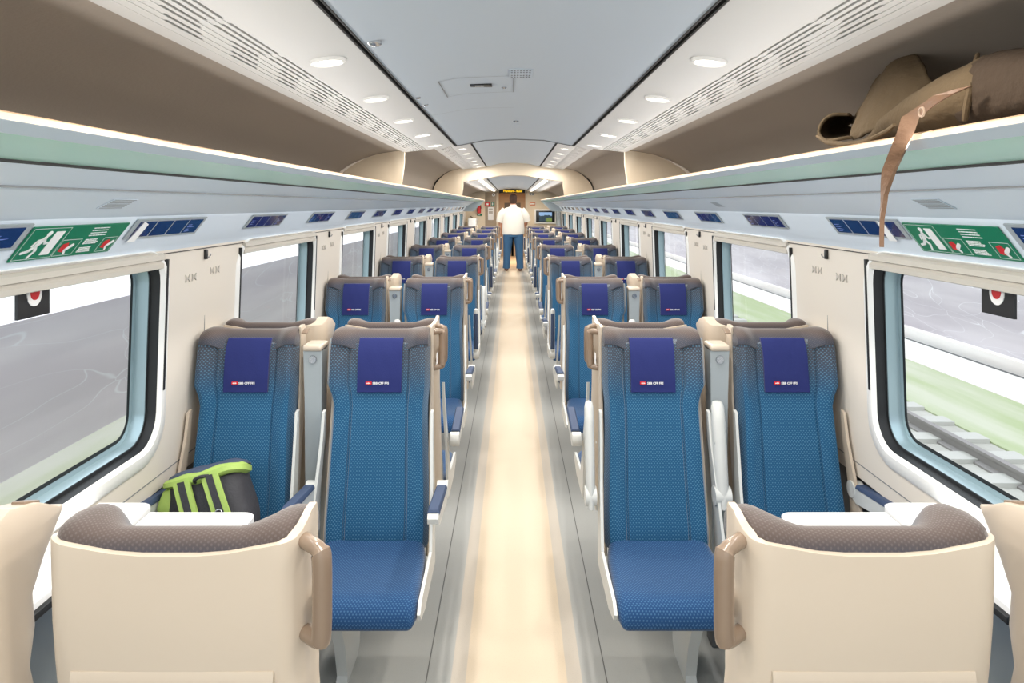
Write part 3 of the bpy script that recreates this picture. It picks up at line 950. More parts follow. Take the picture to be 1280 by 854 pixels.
# grey column between the backs of each pair of seats
def column_parts():
    g = G(); rings = []
    for z, hx, hy in ((.35, .030, .04), (.5, .030, .04), (1.0, .034, .04), (1.17, .037, .045), (1.195, .037, .05)):
        rings.append([(sx*hx, sy*hy, z) for sx, sy in ((-1, -1), (1, -1), (1, 1), (-1, 1))])
    g.loft(rings); b = g.mesh('column_body')
    g = G(); g.box(-.04, .04, -.058, .055, 1.193, 1.220, .011, 3); c = g.mesh('column_cap')
    g = G(); g.disc((0, -.046, 1.160), .017, -.006, 18, 'y', .015); l = g.mesh('lock')
    g = G(); g.box(-.03, .03, -.04, .04, 0, .36, .006); f = g.mesh('column_foot')
    return b, c, l, f
CB = column_parts()
for k in range(1, 9):
    for sd in (-1, 1):
        t = thing('divider_column', 'slim grey column with cap between seat backs, %s pair in the %s bank' % (ORD[k], SIDE[sd]), 'column', (sd*.815, Y0+P*k-.15, 0), 0, 'columns between seat backs')
        ob('body', CB[0], M['grey'], t); ob('cap', CB[1], M['shell'], t); ob('lock', CB[2], M['silver'], t); ob('foot', CB[3], M['gr2'], t)

# ---- tables in the first bay
for sd in (-1, 1):
    t = thing('folding_table', 'white folding table under the %s window behind the nearest seat' % SIDE[sd], 'table', (sd*1.25, 1.9, 0), 0, 'tables under the windows')
    zt = .842
    def tb(x0, x1, y0, y1, z0, z1, nm, m, bev=.006):
        g = G(); a, b = sd*(x0-1.25), sd*(x1-1.25)
        g.box(min(a, b), max(a, b), y0-1.9, y1-1.9, z0, z1, bev, 3); return ob(nm, g.mesh(nm), m, t)
    # fixed part by the wall, with rounded corner
    def slab(x0, x1, y0, y1, z0, z1, r, nm, m):
        pts = []
        for (sx, sy, a0) in ((x0+r, y1-r, 90), (x0+r, y0+r, 180)):
            for i in range(6):
                an = math.radians(a0+90*i/5); pts.append((sx+r*math.cos(an), sy+r*math.sin(an)))
        pts += [(x1, y0), (x1, y1)]
        g = G(); e = .004
        g.loft([[(sd*(x-1.25), y-1.9, z) for x, y in pts] for z in (z0, z1-e)]+[[(sd*(x+ (e if x < x1 else 0)-1.25), y-1.9+(-e if y > (y0+y1)/2 else e), z1) for x, y in pts]])
        return ob(nm, g.mesh(nm), m, t)
    slab(1.135, 1.305, 1.42, 2.20, zt-.03, zt+.008, .03, 'fixed_top', M['table'])
    slab(.80, 1.125, 1.70, 2.16, zt-.028, zt-.004, .03, 'folding_leaf', M['table'])
    tb(1.122, 1.138, 1.62, 2.16, zt-.03, zt-.012, 'hinge', M['dark'], .002)
    tb(1.303, 1.335, 1.74, 2.15, .16, zt-.03, 'support_box', M['grey'], .01)

# ------------------------------------------------------------------ strip displays and signs
UPV = Vector((.076, 0, .095)).normalized()
def strip_frame(sd, y, v):
    """frame on the slanted strip: origin at distance y and v metres up from the lower edge"""
    o = Vector((sd*1.276, y, H-.145))
    up = Vector((-sd*UPV.x, 0, UPV.z)); right = Vector((0, 1, 0)) if sd < 0 else Vector((0, -1, 0))
    n_ = right.cross(up)
    return frame_matrix(o+up*v+n_*.0005, right, up)
cells = []
for i in range(4):
    cells.append((-.228+i*.1165, -.228+i*.1165+.106))
g = G(); g.flat([(-.25, 0), (.25, 0), (.25, .08), (-.25, .08)], 0, .004); DF = g.mesh('display_frame', False)
DC = []
for a, b in cells:
    g = G(); g.flat([(a, .009), (b, .009), (b, .071), (a, .071)], .003, .0052); DC.append(g.mesh('screen', False))
DT = []
for i in (0, 3):
    g = G()
    for j in range(4):
        a, b = cells[i]
        g.flat([(a+.012, .016+j*.010), (a+.03+.05*random.random(), .016+j*.010), (a+.03+.05*random.random(), .0185+j*.010), (a+.012, .0185+j*.010)], .005, .0056)
    DT.append(g.mesh('screen_text', False))
M['screen_ink'] = mat('screen_ink', (120, 140, 200), .5)
dn = {-1: 0, 1: 0}
for k in range(-1, 17):
    y = 2.47+.985*k
    if y > 18: continue
    for sd in (-1, 1):
        dn[sd] += 1
        t = thing('seat_reservation_display', 'dark blue four-pane reservation display above the windows, %s from the camera on the %s wall' % (ORD[dn[sd]], SIDE[sd]), 'display', (0, 0, 0), 0, 'reservation displays')
        t.matrix_basis = strip_frame(sd, y, .048)
        ob('display_frame', DF, M['grey'], t)
        for me in DC: ob('screen', me, M['blue_screen'], t)
        if k < 6:
            for me in DT: ob('screen_text', me, M['screen_ink'], t)
# folded paper tucked behind the first displays
for sd in (-1, 1):
    t = tag(ob('paper_slip', G().flat([(-.025, -.012), (.02, -.012), (.025, .06), (-.01, .072)], .006, .0075).mesh('paper_slip', False), M['paper']),
            'white paper slip stuck on the nearest full display of the %s wall' % SIDE[sd], 'paper')
    t.matrix_basis = strip_frame(sd, 2.27 if sd < 0 else 2.33, .05)

def capsule(p, q, w):
    p, q = Vector(p+(0,)), Vector(q+(0,)); d = (q-p).normalized(); nrm = Vector((-d.y, d.x, 0))*w
    out = []
    for i in range(5):
        a = PI/2+PI*i/4; out.append(p+d*math.cos(a)*w+nrm*math.sin(a))
    for i in range(5):
        a = -PI/2+PI*i/4; out.append(q+d*math.cos(a)*w+nrm*math.sin(a))
    return [(v.x, v.y) for v in out]
for sd in (-1, 1):
    t = thing('emergency_exit_sign', 'long green emergency exit sign with white running man above the nearest %s window' % SIDE[sd], 'sign')
    W, HH = .435, .112
    t.matrix_basis = strip_frame(sd, 1.965 if sd < 0 else 1.985, .004)
    g = G(); g.flat([(-W/2, 0), (W/2, 0), (W/2, HH), (-W/2, HH)], 0, .0035); ob('sign_plate', g.mesh('sign_plate', False), M['green'], t)
    L = -W/2
    z0, z1 = .003, .0046
    g = G()   # running man
    hx = L+.078; 
    circ = [(hx+.009*math.cos(i*PI/6), .089+.009*math.sin(i*PI/6)) for i in range(12)]; g.flat(circ, z0, z1)
    for p, q, w in (((hx-.004, .074), (hx-.018, .050), .0075), ((hx-.018, .048), (hx-.008, .032), .005), ((hx-.008, .032), (hx-.018, .012), .0042), ((hx-.02, .048), (hx-.036, .032), .005), ((hx-.036, .032), (hx-.056, .028), .0042),
                    ((hx-.004, .072), (hx-.026, .066), .0036), ((hx-.026, .066), (hx-.034, .05), .0034), ((hx-.002, .072), (hx+.008, .056), .0036), ((hx+.008, .056), (hx+.018, .058), .0034)):
        g.flat(capsule(p, q, w), z0, z1)
    ob('running_man', g.mesh('running_man', False), M['ink_white'], t)
    g = G(); g.flat([(L+.100, .016), (L+.136, .016), (L+.136, .095), (L+.100, .095)], z0, z1); ob('door_pictogram', g.mesh('door_pictogram', False), M['ink_white'], t)
    g = G()
    def rectline(x0, y0, x1, y1, w=.0008):
        for a in ((x0, y0, x1, y0+w), (x0, y1-w, x1, y1), (x0, y0, x0+w, y1), (x1-w, y0, x1, y1)):
            g.flat([(a[0], a[1]), (a[2], a[1]), (a[2], a[3]), (a[0], a[3])], z0, .004)
    rectline(L+.006, .005, L+.155, .107); rectline(L+.160, .006, L+.245, .062); rectline(L+.355, .006, L+.428, .06)
    ob('outline', g.mesh('outline', False), M['ink_white'], t)
    g = G()
    rnd = random.Random(3)
    for (xa, xb, ys) in ((L+.262, L+.345, [.098, .089, .080, .071]), (L+.262, L+.335, [.056, .051, .046, .041]), (L+.262, L+.33, [.026, .021, .016, .011])):
        for yy in ys:
            x = xa
            e = xb-rnd.random()*.02
            while x < e:
                w = .006+rnd.random()*.012
                g.flat([(x, yy), (min(e, x+w), yy), (min(e, x+w), yy+.0030), (x, yy+.0030)], z0, .0042); x += w+.002
    ob('small_print', g.mesh('small_print', False), M['ink_white'], t)
    for cx in (L+.195, L+.392):
        g = G(); g.flat([(cx-.024, .022), (cx-.004, .018), (cx+.008, .036), (cx-.002, .052), (cx-.022, .046)], z0, .0045); ob('red_pictogram', g.mesh('red_pictogram', False), M['red'], t)
        g = G(); g.flat(capsule((cx+.004, .028), (cx+.022, .042), .006), .004, .0052); g.flat(capsule((cx+.0, .026), (cx+.008, .014), .004), .004, .0052); ob('hand_pictogram', g.mesh('hand_pictogram', False), M['ink_white'], t)

# air grilles on the sloping panel
gdir = Vector((.15, 0, .076)).normalized()
for sd, ys in ((-1, [1.97]), (1, [1.90, 3.9])):
    for i, yy in enumerate(ys):
        lab = 'small slotted air grille on the pale panel above the %s windows' % SIDE[sd]
        if sd > 0: lab = ('nearer' if i == 0 else 'farther')+' faint air grille on the pale panel above the right windows'
        t = thing('air_grille', lab, 'grille')
        x = 1.12; up = Vector((-sd*gdir.x, 0, gdir.z)); right = Vector((0, 1, 0)) if sd < 0 else Vector((0, -1, 0))
        o = Vector((sd*x, yy, H+.039-(x-1.05)*.076/.15)); n_ = right.cross(up)
        t.matrix_basis = frame_matrix(o+n_*.0008, right, up)
        g = G(); g.flat([(-.062, -.028), (.062, -.028), (.062, .028), (-.062, .028)], 0, .0012); ob('grille_plate', g.mesh('grille_plate', False), M['panel'] if sd < 0 else M['fascia'], t)
        g = G()
        for j in range(7): g.flat([(-.055, -.024+j*.008), (.055, -.024+j*.008), (.055, -.0215+j*.008), (-.055, -.0215+j*.008)], .001, .0018)
        ob('grille_slots', g.mesh('grille_slots', False), M['seam'], t)

# coat hooks on the pillar seams
g = G(); g.box(-.006, .006, -.009, .009, -.020, .020, .003); HB = g.mesh('hook_plate')
g = G(); g.tube([(0, 0, -.008), (.012, 0, -.012), (.018, 0, -.004), (.018, 0, .004)], .003, 8); HH_ = g.mesh('hook')
for sd in (-1, 1):
    for k in range(0, 6):
        ys = 1.95+P*k+P/2
        t = thing('coat_hook', 'small dark coat hook on the %s wall pillar, %s pillar from the camera' % (SIDE[sd], ORD[k+1]), 'hook', (sd*(xw(1.58)-.006), ys-.02, 1.575), 0 if sd < 0 else PI, 'coat hooks')
        ob('hook_plate', HB, M['black'], t); ob('hook', HH_, M['silver'], t)

# emergency handle plates on the nearest windows
for sd in (-1, 1):
    x = 1.31
    right = Vector((0, 1, 0)) if sd < 0 else Vector((0, -1, 0)); up = Vector((0, 0, 1)); n_ = right.cross(up)
    t = thing('emergency_plate', 'dark square plate with red and white disc hanging in the nearest %s window' % SIDE[sd], 'sign')
    t.matrix_basis = frame_matrix(Vector((sd*1.335, 1.93 if sd < 0 else 1.95, 1.528)), right, up)
    g = G(); g.flat([(-.065, -.055), (.065, -.055), (.065, .05), (-.065, .05)], 0, .008); ob('plate', g.mesh('plate', False), M['black'], t)
    g = G(); g.flat([(.0+.030*math.cos(i*PI/12), .008+.034*math.sin(i*PI/12)) for i in range(24)], .006, .010); ob('white_ring', g.mesh('white_ring', False), M['ink_white'], t)
    g = G(); g.flat([(.0+.018*math.cos(i*PI/12), .012+.021*math.sin(i*PI/12)) for i in range(24)], .009, .012); ob('red_disc', g.mesh('red_disc', False), M['red'], t)

# ------------------------------------------------------------------ end wall, door and vestibule
YE = YEND
def epx(px): return (px-640)/F*YE+CX
def epz(py): return H+(256-py)/F*YE
dx0, dx1, dzt = epx(622.5), epx(657.5), epz(240.8)
g = G()
g.box(-1.4, dx0, YE, YE+.08, 0, H+.70); g.box(dx1, 1.4, YE, YE+.08, 0, H+.70); g.box(dx0, dx1, YE, YE+.08, dzt, H+.70)
struct('wall_end', g.mesh('wall_end', False), M['endwall'])
g = G()
for a, b in ((dx0-.03, dx0+.015), (dx1-.015, dx1+.03)): g.box(a, b, YE-.02, YE+.1, 0, dzt+.03, .004)
g.box(dx0-.03, dx1+.03, YE-.02, YE+.1, dzt-.01, dzt+.03, .004)
struct('door_1', g.mesh('door_frame'), M['cream'])
g = G(); g.box(epx(606.5), epx(620.5), YE-.018, YE-.001, .05, epz(240.5), .006)
struct('door_2', g.mesh('cabinet_door'), M['enddoor'])
# vestibule
g = G()
g.box(-.62, -.60, YE+.08, 24.5, 0, 2.3); g.box(.60, .62, YE+.08, 24.5, 0, 2.3); g.box(-.62, .62, YE+.08, 24.5, 2.2, 2.24)
vest = struct('wall_vestibule', g.mesh('vestibule', False), M['wood'])
g = G()
g.box(-.62, -.36, 24.4, 24.5, 0, 2.2); g.box(.36, .62, 24.4, 24.5, 0, 2.2); g.box(-.36, .36, 24.4, 24.5, 2.02, 2.2)
g.box(-.36, -.28, 24.41, 24.46, 0, 2.02); g.box(.28, .36, 24.41, 24.46, 0, 2.02); g.box(-.04, .04, 24.41, 24.46, 0, 2.02); g.box(-.28, .28, 24.41, 24.46, 0, .9)
g.box(-.28, .28, 24.41, 24.46, 1.85, 2.02)
struct('door_3', g.mesh('gangway_door', False), M['enddoor'])
g = G(); g.box(-.28, -.04, 24.43, 24.44, .9, 1.85); g.box(.04, .28, 24.43, 24.44, .9, 1.85)
struct('window_30', g.mesh('door_glass', False), M['gr2'])
l = lamp_light('AREA', 'vestibule_lamp', (0, 22, 2.18), 100, (1, .86, .68), shape='RECTANGLE', size=.5, size_y=.5)
t = thing('vestibule_light', 'square glowing ceiling light in the vestibule beyond the end door', 'light', (0, 22, 2.19))
g = G(); g.box(-.2, .2, -.2, .2, -.004, .008, .003); ob('diffuser', g.mesh('diffuser'), M['bar'], t)
t['label'] = 'square ceiling light in the vestibule beyond the end door'
for i, zz in enumerate((1.62, 1.86)):
    t = tag(ob('framed_notice', G().box(-.6, -.585, 20.4, 20.7, zz-.08, zz+.08, .003).mesh('framed_notice'), M['black']), 'dark framed notice on the vestibule wall, %s of two' % ('lower', 'upper')[i], 'notice')
# sign over the door
t = thing('destination_display', 'black destination display with amber lettering above the end door', 'display', (epx(640), YE-.06, epz(239)))
w = (656-624)/2/F*YE
g = G(); g.box(-w, w, -.03, .06, -.055, .052, .006); ob('housing', g.mesh('housing'), M['black'], t)
tm = text_mesh('Frankfurt - Basel', .083, .001, 'CENTER', bold=.0018)
for v in tm.vertices: v.co = Vector((v.co.x*.94+.02, -.032-v.co.z, v.co.y-.026))
ob('lettering', tm, M['amber'], t)
# wall fittings on the end wall
def plate(name, px0, px1, py0, py1, m, lab, cat, parts=(), d=.02):
    xa, xb, za, zb = epx(px0), epx(px1), epz(py1), epz(py0)
    c = ((xa+xb)/2, YE-.02, (za+zb)/2); hw, hh = (xb-xa)/2, (zb-za)/2
    t = thing(name, lab, cat, c)
    g = G(); g.box(-hw, hw, -d/2, .019, -hh, hh, min(.006, hh*.3)); ob('plate', g.mesh('plate'), m, t)
    for nm, a, b, c_, d_, mm in parts:
        g = G(); g.box(-hw+2*hw*a, -hw+2*hw*b, -d/2-.002, -d/2+.001, -hh+2*hh*c_, -hh+2*hh*d_); ob(nm, g.mesh(nm, False), mm, t)
    return t
plate('notice_sheet', 610, 617, 259, 275, M['paper'], 'white notice sheet on the taupe cabinet door', 'notice', [('print', .15, .85, .8, .9, M['etch']), ('print', .15, .85, .5, .7, M['etch'])])
plate('red_sign', 606.3, 612.5, 252.5, 258, M['red'], 'red sign at the top of the taupe cabinet door', 'sign', [('pictogram', .3, .7, .3, .7, M['ink_white'])])
plate('green_sign', 614.3, 618.3, 252.5, 257.5, M['green'], 'small green sign beside the red sign', 'sign', [('pictogram', .2, .5, .2, .8, M['ink_white'])])
plate('green_label', 596.5, 602.5, 267.3, 269.8, M['green'], 'small green label below the red extinguisher', 'sign', [('pictogram', .2, .6, .3, .7, M['ink_white'])])
plate('small_notice', 661.5, 667.5, 241, 244.3, M['frame'], 'small pale notice right of the door top', 'sign', [('print', .1, .35, .2, .8, M['black']), ('print', .6, .9, .2, .8, M['black'])])
plate('orange_label', 662, 669, 253, 256.8, M['orange'], 'pale orange label beside the door above the screen', 'sign', [('print', .1, .9, .3, .7, M['paper'])])
t = thing('wall_speaker', 'round white lamp with dark centre above the taupe cabinet door', 'lamp', (epx(617), YE-.03, epz(243.5)))
g = G(); g.disc((0, 0, 0), .045, .03, 20, 'y'); ob('rim', g.mesh('rim'), M['white'], t)
g = G(); g.disc((0, -.004, 0), .02, .006, 16, 'y'); ob('centre', g.mesh('centre'), M['black'], t)
t = thing('fire_extinguisher', 'red fire extinguisher hanging on the end wall beside the rack', 'extinguisher', (epx(599), YE-.09, epz(266.5)))
g = G(); g.loft([[(r*math.cos(2*PI*j/16), r*math.sin(2*PI*j/16), z) for j in range(16)] for r, z in ((.045, 0), (.055, .01), (.055, .17), (.045, .2), (.02, .215))]); ob('cylinder', g.mesh('cylinder'), M['red'], t)
g = G(); g.box(-.02, .02, -.02, .02, .21, .25, .004); g.tube([(0, -.02, .24), (.05, -.05, .22), (.06, -.05, .12)], .008, 8); ob('valve', g.mesh('valve'), M['black'], t)
g = G(); g.box(-.03, .03, .05, .085, .04, .2, .004); ob('bracket', g.mesh('bracket'), M['black'], t)
t = thing('grab_rail', 'curved wooden grab rail low on the left end wall', 'rail', (epx(593), YE-.06, epz(276)))
g = G(); g.tube(bez([(-.12, .05, .12), (-.08, 0, .11), (.02, 0, .02), (.06, 0, -.12), (.07, .05, -.2)], 5), .015, 10); ob('rail', g.mesh('rail'), M['handle'], t)
# luggage stand / white cabinet at the end on the left
g = G(); g.box(-1.19, -.98, 18.75, YE-.14, 0, 1.42, .03, 3)
tag(ob('end_cabinet', g.mesh('end_cabinet'), M['white']), 'white cabinet against the left wall beyond the last window', 'cabinet')
g = G(); g.box(1.20, 1.285, 18.75, YE-.14, .17, 1.60, .02, 3)
tag(ob('end_cabinet', g.mesh('end_cabinet'), M['grey']), 'grey cabinet against the right wall beside the screen', 'cabinet')
# television
t = thing('television', 'flat screen in a white frame on the right end wall showing a landscape', 'television', ((epx(668)+epx(695))/2, YE-.10, (epz(261.5)+epz(279.5))/2))
hw, hh = (epx(695)-epx(668))/2, (epz(261.5)-epz(279.5))/2
g = G(); g.box(-hw, hw, -.02, .09, -hh, hh, .012, 3); ob('bezel', g.mesh('bezel'), M['tv_bezel'], t)
g = G(); g.box(-hw*.87, hw*.87, -.024, -.018, -hh*.80, hh*.80, .002); ob('screen', g.mesh('screen'), M['black'], t)
g = G(); g.flat([(-hw*.58, -hh*.68), (hw*.60, -hh*.68), (hw*.60, hh*.58), (-hw*.58, hh*.58)], 0, .002)
ob('picture', g.mesh('picture', False), M['tv'], t, mw=frame_matrix((0, -.0245, 0), (1, 0, 0), (0, 0, 1)))

# ------------------------------------------------------------------ backpack on the window seat
bx, by, bz = -1.06, 2.50, .535
t = thing('backpack', 'lime green and black backpack leaning on the nearest left window seat', 'backpack', (bx, by, bz), 0)
t.rotation_euler = (-.34, -.26, 0); t.scale = (.9, .9, .9)
def bag_ring(z, hx, hy, cx, cy, n=28, p=3.2):
    r = []
    for i in range(n):
        a = 2*PI*i/n; c, s_ = math.cos(a), math.sin(a)
        r.append((cx+hx*math.copysign(abs(c)**(2/p), c), cy+hy*math.copysign(abs(s_)**(2/p), s_), z))
    return r
def lump(me, amp, sc, seed=0):
    for v in me.vertices:
        n_ = noise.noise_vector(v.co*sc+Vector((seed, seed*2, 0))); v.co += n_*amp
    return me
SL = .04      # lean towards the backrest
def lean(z): return z*SL
def brings(lst): 
    out = []
    for z, hx, hy, cx in lst: out.append(bag_ring(z, hx, hy, cx, lean(z)))
    return out
def dens(rings, n=3):
    out = []
    for a, b in zip(rings, rings[1:]):
        for j in range(n): out.append([tuple(Vector(p).lerp(Vector(q), j/n)) for p, q in zip(a, b)])
    out.append(rings[-1]); return out
g = G(); g.loft(dens(brings([(.0, .15, .09, .0), (.02, .165, .105, .0), (.12, .168, .11, .0), (.22, .162, .10, -.005), (.29, .15, .085, -.01), (.315, .13, .06, -.01)])))
ob('body', lump(g.mesh('body'), .012, 9), M['black_nylon'], t)
g = G(); g.loft(dens(brings([(.283, .150, .094, -.012), (.292, .166, .104, -.012), (.312, .168, .102, -.012), (.322, .160, .090, -.012), (.328, .12, .06, -.012)])))
ob('lid', lump(g.mesh('lid'), .012, 14, 3), M['lime'], t)
g = G(); g.loft(dens([bag_ring(z, hx, hy, -.012, lean(z)+dy) for z, hx, hy, dy in ((.315, .164, .088, .012), (.332, .156, .075, .012), (.343, .13, .05, .014), (.347, .09, .03, .016))]))
ob('top_pocket', lump(g.mesh('top_pocket'), .008, 13, 5), M['blue_nylon'], t)
g = G(); g.loft(dens([bag_ring(z, hx, hy, -.155+dx, lean(z)-.01) for z, hx, hy, dx in ((.145, .028, .05, 0), (.165, .040, .065, -.005), (.23, .044, .07, -.004), (.285, .038, .06, .01), (.30, .02, .03, .02))]))
ob('side_pocket', lump(g.mesh('side_pocket'), .010, 16, 8), M['lime'], t)
g = G(); g.loft(dens([bag_ring(z, hx, hy, -.125, lean(z)-.045) for z, hx, hy in ((.03, .03, .04), (.06, .045, .055), (.16, .05, .06), (.20, .03, .03))]))
ob('lower_pocket', lump(g.mesh('lower_pocket'), .010, 14, 2), M['blue_nylon'], t)
for i, (xt, xb) in enumerate(((-.07, .0), (.045, .125))):
    def sring(z, w, dy, off=0):
        f = (.29-z)/.29
        x = xt+(xb-xt)*f*1.0+off
        y = lean(z)-.112-dy+.02*f*0
        # follow the body bulge
        y += (.022 if z > .24 else 0)*0
        return [(x-w, y, z), (x+w, y, z), (x+w, y+.012, z), (x-w, y+.012, z)]
    zs = [.298, .27, .22, .17, .12, .07, .02]
    g = G(); g.loft([sring(z, .033, .004+.010*math.sin(PI*(.29-z)/.29)) for z in zs]); s_ = ob('shoulder_strap', g.mesh('shoulder_strap'), M['lime'], t)
    g = G(); g.loft([sring(z, .014, .0065+.010*math.sin(PI*(.29-z)/.29)) for z in zs]); ob('strap_webbing', g.mesh('strap_webbing'), M['black_nylon'], s_)
    z = .15; f = (.29-z)/.29; x = xt+(xb-xt)*f
    g = G(); g.tube([(x+.013*math.cos(a), lean(z)-.142, z+.011*math.sin(a)) for a in [2*PI*q/16 for q in range(16)]], .0025, 6, closed=True); ob('strap_ring', g.mesh('strap_ring'), M['silver'], s_)
g = G(); g.tube(bez([(-.02, lean(.30)-.098, .285), (-.012, lean(.30)-.122, .292), (.015, lean(.3)-.126, .298), (.035, lean(.30)-.098, .296)], 5), .007, 8); ob('haul_loop', g.mesh('haul_loop'), M['black_nylon'], t)
g = G(); g.box(-.135, -.118, -.095, -.085, .085, .13, .003); ob('tag', g.mesh('tag'), M['teal'], t)

# ------------------------------------------------------------------ canvas bag on the right rack
RZ = H+.134
t = thing('canvas_bag', 'crumpled brown canvas bag lying on the right luggage rack', 'bag', (.9, 1.3, RZ))
def W(px, py, X):
    """local point at camera offset X seen at pixel (px,py)"""
    Y = (X-CX)*F/(px-640); return Vector((X-.9, Y-1.3, H+(256-py)/F*Y-RZ))
def blob(rings_def, name, m, amp=.008, sc=10, seed=1, n=24, dn_=3, p=2.6):
    """lofted soft body along y: (y, xc, zlow, zhigh, half width)"""
    rings = []
    for (y, xc, z0, z1, hx) in rings_def:
        zc_, hz_ = (z0+z1)/2, (z1-z0)/2
        ring = []
        for i in range(n):
            a = 2*PI*i/n; c, s_ = math.cos(a), math.sin(a)
            ring.append((xc+hx*math.copysign(abs(c)**(2/p), c), y, zc_+hz_*math.copysign(abs(s_)**(2/p), s_)))
        rings.append(ring)
    g = G(); g.loft(dens(rings, dn_)); me = lump(g.mesh(name), amp, sc, seed)
    for v in me.vertices:
        v.co.z = max(v.co.z, .001)
    return ob(name, me, m, t)
# main sack (dark, nearest), crumpled neck, and folded mouth
blob([(-.70, .06, .01, .10, .12), (-.62, .05, .0, .105, .15), (-.40, .05, .0, .112, .155), (-.18, .05, .0, .122, .16), (-.10, .05, .0, .134, .16), (-.05, .05, .0, .143, .161), (-.01, .045, .0, .139, .158)], 'sack', M['canvas2'], .012, 7, 2, p=3.4)
blob([(-.075, .05, .0, .138, .160), (-.045, .04, .0, .142, .162), (.0, .03, .0, .130, .165), (.07, .02, .0, .118, .15), (.16, .02, .0, .098, .14), (.24, .0, .0, .07, .12), (.32, -.02, .0, .03, .10)], 'neck', M['canvas'], .018, 11, 4)
# raised fold (hood like flap)
def sheet(pts_rows, name, m, th=.007, amp=.004, seed=3):
    rows = [bez(r, 5) for r in pts_rows]
    cols = []
    k = len(rows[0])
    cs = [bez([rows[j][i] for j in range(len(rows))], 5) for i in range(k)]
    nr = len(cs[0])
    vs = [cs[i][j] for i in range(k) for j in range(nr)]
    fs = [(i*nr+j, i*nr+j+1, (i+1)*nr+j+1, (i+1)*nr+j) for i in range(k-1) for j in range(nr-1)]
    me = mesh(name, vs, fs, True)
    bm = bmesh.new(); bm.from_mesh(me); bmesh.ops.solidify(bm, geom=bm.faces[:], thickness=th)
    for f in bm.faces: f.smooth = True
    bm.to_mesh(me); bm.free()
    return ob(name, lump(me, amp, 16, seed), m, t)
sheet([[W(1066, 175, .79), W(1086, 168, .79), W(1108, 150, .80), W(1136, 124, .83), W(1166, 102, .87)],
       [W(1062, 168, .785), W(1082, 148, .80), W(1104, 122, .82), W(1130, 98, .85), W(1156, 84, .88)],
       [W(1064, 158, .82), W(1077, 134, .84), W(1098, 100, .87), W(1118, 75, .90), W(1136, 66, .92)],
       [W(1070, 152, .92), W(1084, 124, .95), W(1104, 95, .98), W(1124, 78, 1.0), W(1142, 72, 1.02)],
       [W(1086, 160, 1.0), W(1100, 140, 1.03), W(1116, 118, 1.05), W(1134, 104, 1.06), W(1152, 96, 1.07)]], 'flap', M['canvas'], .007, .010)
sheet([[W(1072, 172, .80), W(1050, 176, .76), W(1030, 178, .755), W(1021, 168, .76), W(1026, 152, .78), W(1042, 141, .80), W(1062, 141, .83)],
       [W(1074, 170, .86), W(1056, 174, .83), W(1036, 175, .825), W(1028, 167, .83), W(1032, 154, .85), W(1046, 144, .87), W(1064, 143, .90)],
       [W(1076, 166, .94), W(1064, 169, .92), W(1048, 169, .915), W(1041, 163, .92), W(1044, 154, .94), W(1054, 147, .96), W(1068, 146, .98)],
       [W(1074, 160, 1.02), W(1066, 161, 1.01), W(1060, 160, 1.0), W(1058, 157, 1.0), W(1060, 154, 1.0), W(1064, 152, 1.01), W(1070, 152, 1.02)]], 'mouth', M['canvas'], .007, .004)
# piped hem along the rack edge
g = G(); g.tube([W(1022, 170, .752), W(1034, 178, .745), (W(1055, 181, .742)), W(1080, 178, .742), W(1096, 170, .742), W(1110, 163, .742), W(1118, 156, .742)], [.005, .006, .007, .006, .005, .005, .004], 8)
ob('hem', g.mesh('hem'), M['canvas'], t)
# seam ridge down the corner of the sack
g = G(); g.tube([W(1222, 68, .86), W(1218, 84, .805), W(1213, 110, .786), W(1208, 135, .784), W(1206, 150, .79)], [.004, .006, .006, .006, .005], 8); ob('corner_seam', g.mesh('corner_seam'), M['canvas'], t)
# strap hanging over the edge of the rack
def ribbon(c, w, th=.004):
    rings = []
    for (p, hw, tw) in c:
        d = Vector((math.sin(tw)*1.0, math.cos(tw), 0))*hw; nn = Vector((math.cos(tw), -math.sin(tw), 0))*th
        rings.append([p-d-nn, p+d-nn, p+d+nn, p-d+nn])
    return rings
ctrl = [(W(1206, 109, .755), .010, -.5), (W(1180, 118, .735), .015, -.6), (W(1158, 132, .722), .014, -.8), (W(1138, 146, .708), .0145, -1.0), (W(1132, 165, .704), .014, -1.0), (W(1122, 190, .702), .0135, -.8), (W(1112, 215, .702), .013, -.3), (W(1105, 245, .702), .010, .2), (W(1102, 275, .702), .008, .4), (W(1102, 308, .702), .006, .45)]
g = G(); g.loft(dens(ribbon(ctrl, 0), 4)); ob('strap', lump(g.mesh('strap'), .003, 18, 6), M['leather'], t)
g = G(); p = W(1152, 140, .706)
g.tube([p+Vector((0, .008*math.cos(a), .008*math.sin(a))) for a in [2*PI*q/12 for q in range(12)]], .002, 6, closed=True); ob('buckle', g.mesh('buckle'), M['handle'], t)

# ------------------------------------------------------------------ the man in the doorway
t = thing('person', 'man in white short-sleeved shirt and blue jeans standing at the aisle end, back turned', 'person', (epx(641.5)*.97, 19.0, 0))
t.scale = (1.142,)*3
def skin(name, pts, edges, radii, m, parent, sub=2):
    me = bpy.data.meshes.new(name); me.from_pydata([tuple(p) for p in pts], edges, [])
    o = bpy.data.objects.new(name, me); C.objects.link(o)
    md = o.modifiers.new('skin', 'SKIN'); md.use_smooth_shade = True
    for i, r in enumerate(radii):
        me.skin_vertices[0].data[i].radius = r if isinstance(r, tuple) else (r, r)
    me.skin_vertices[0].data[0].use_root = True
    if sub:
        s_ = o.modifiers.new('sub', 'SUBSURF'); s_.levels = sub; s_.render_levels = sub
    dg = bpy.context.evaluated_depsgraph_get(); dg.update()
    me2 = bpy.data.meshes.new_from_object(o.evaluated_get(dg))
    bpy.data.objects.remove(o); bpy.data.meshes.remove(me)
    me2.name = name; me2.materials.clear()
    for f in me2.polygons: f.use_smooth = True
    return ob(name, me2, m, parent)
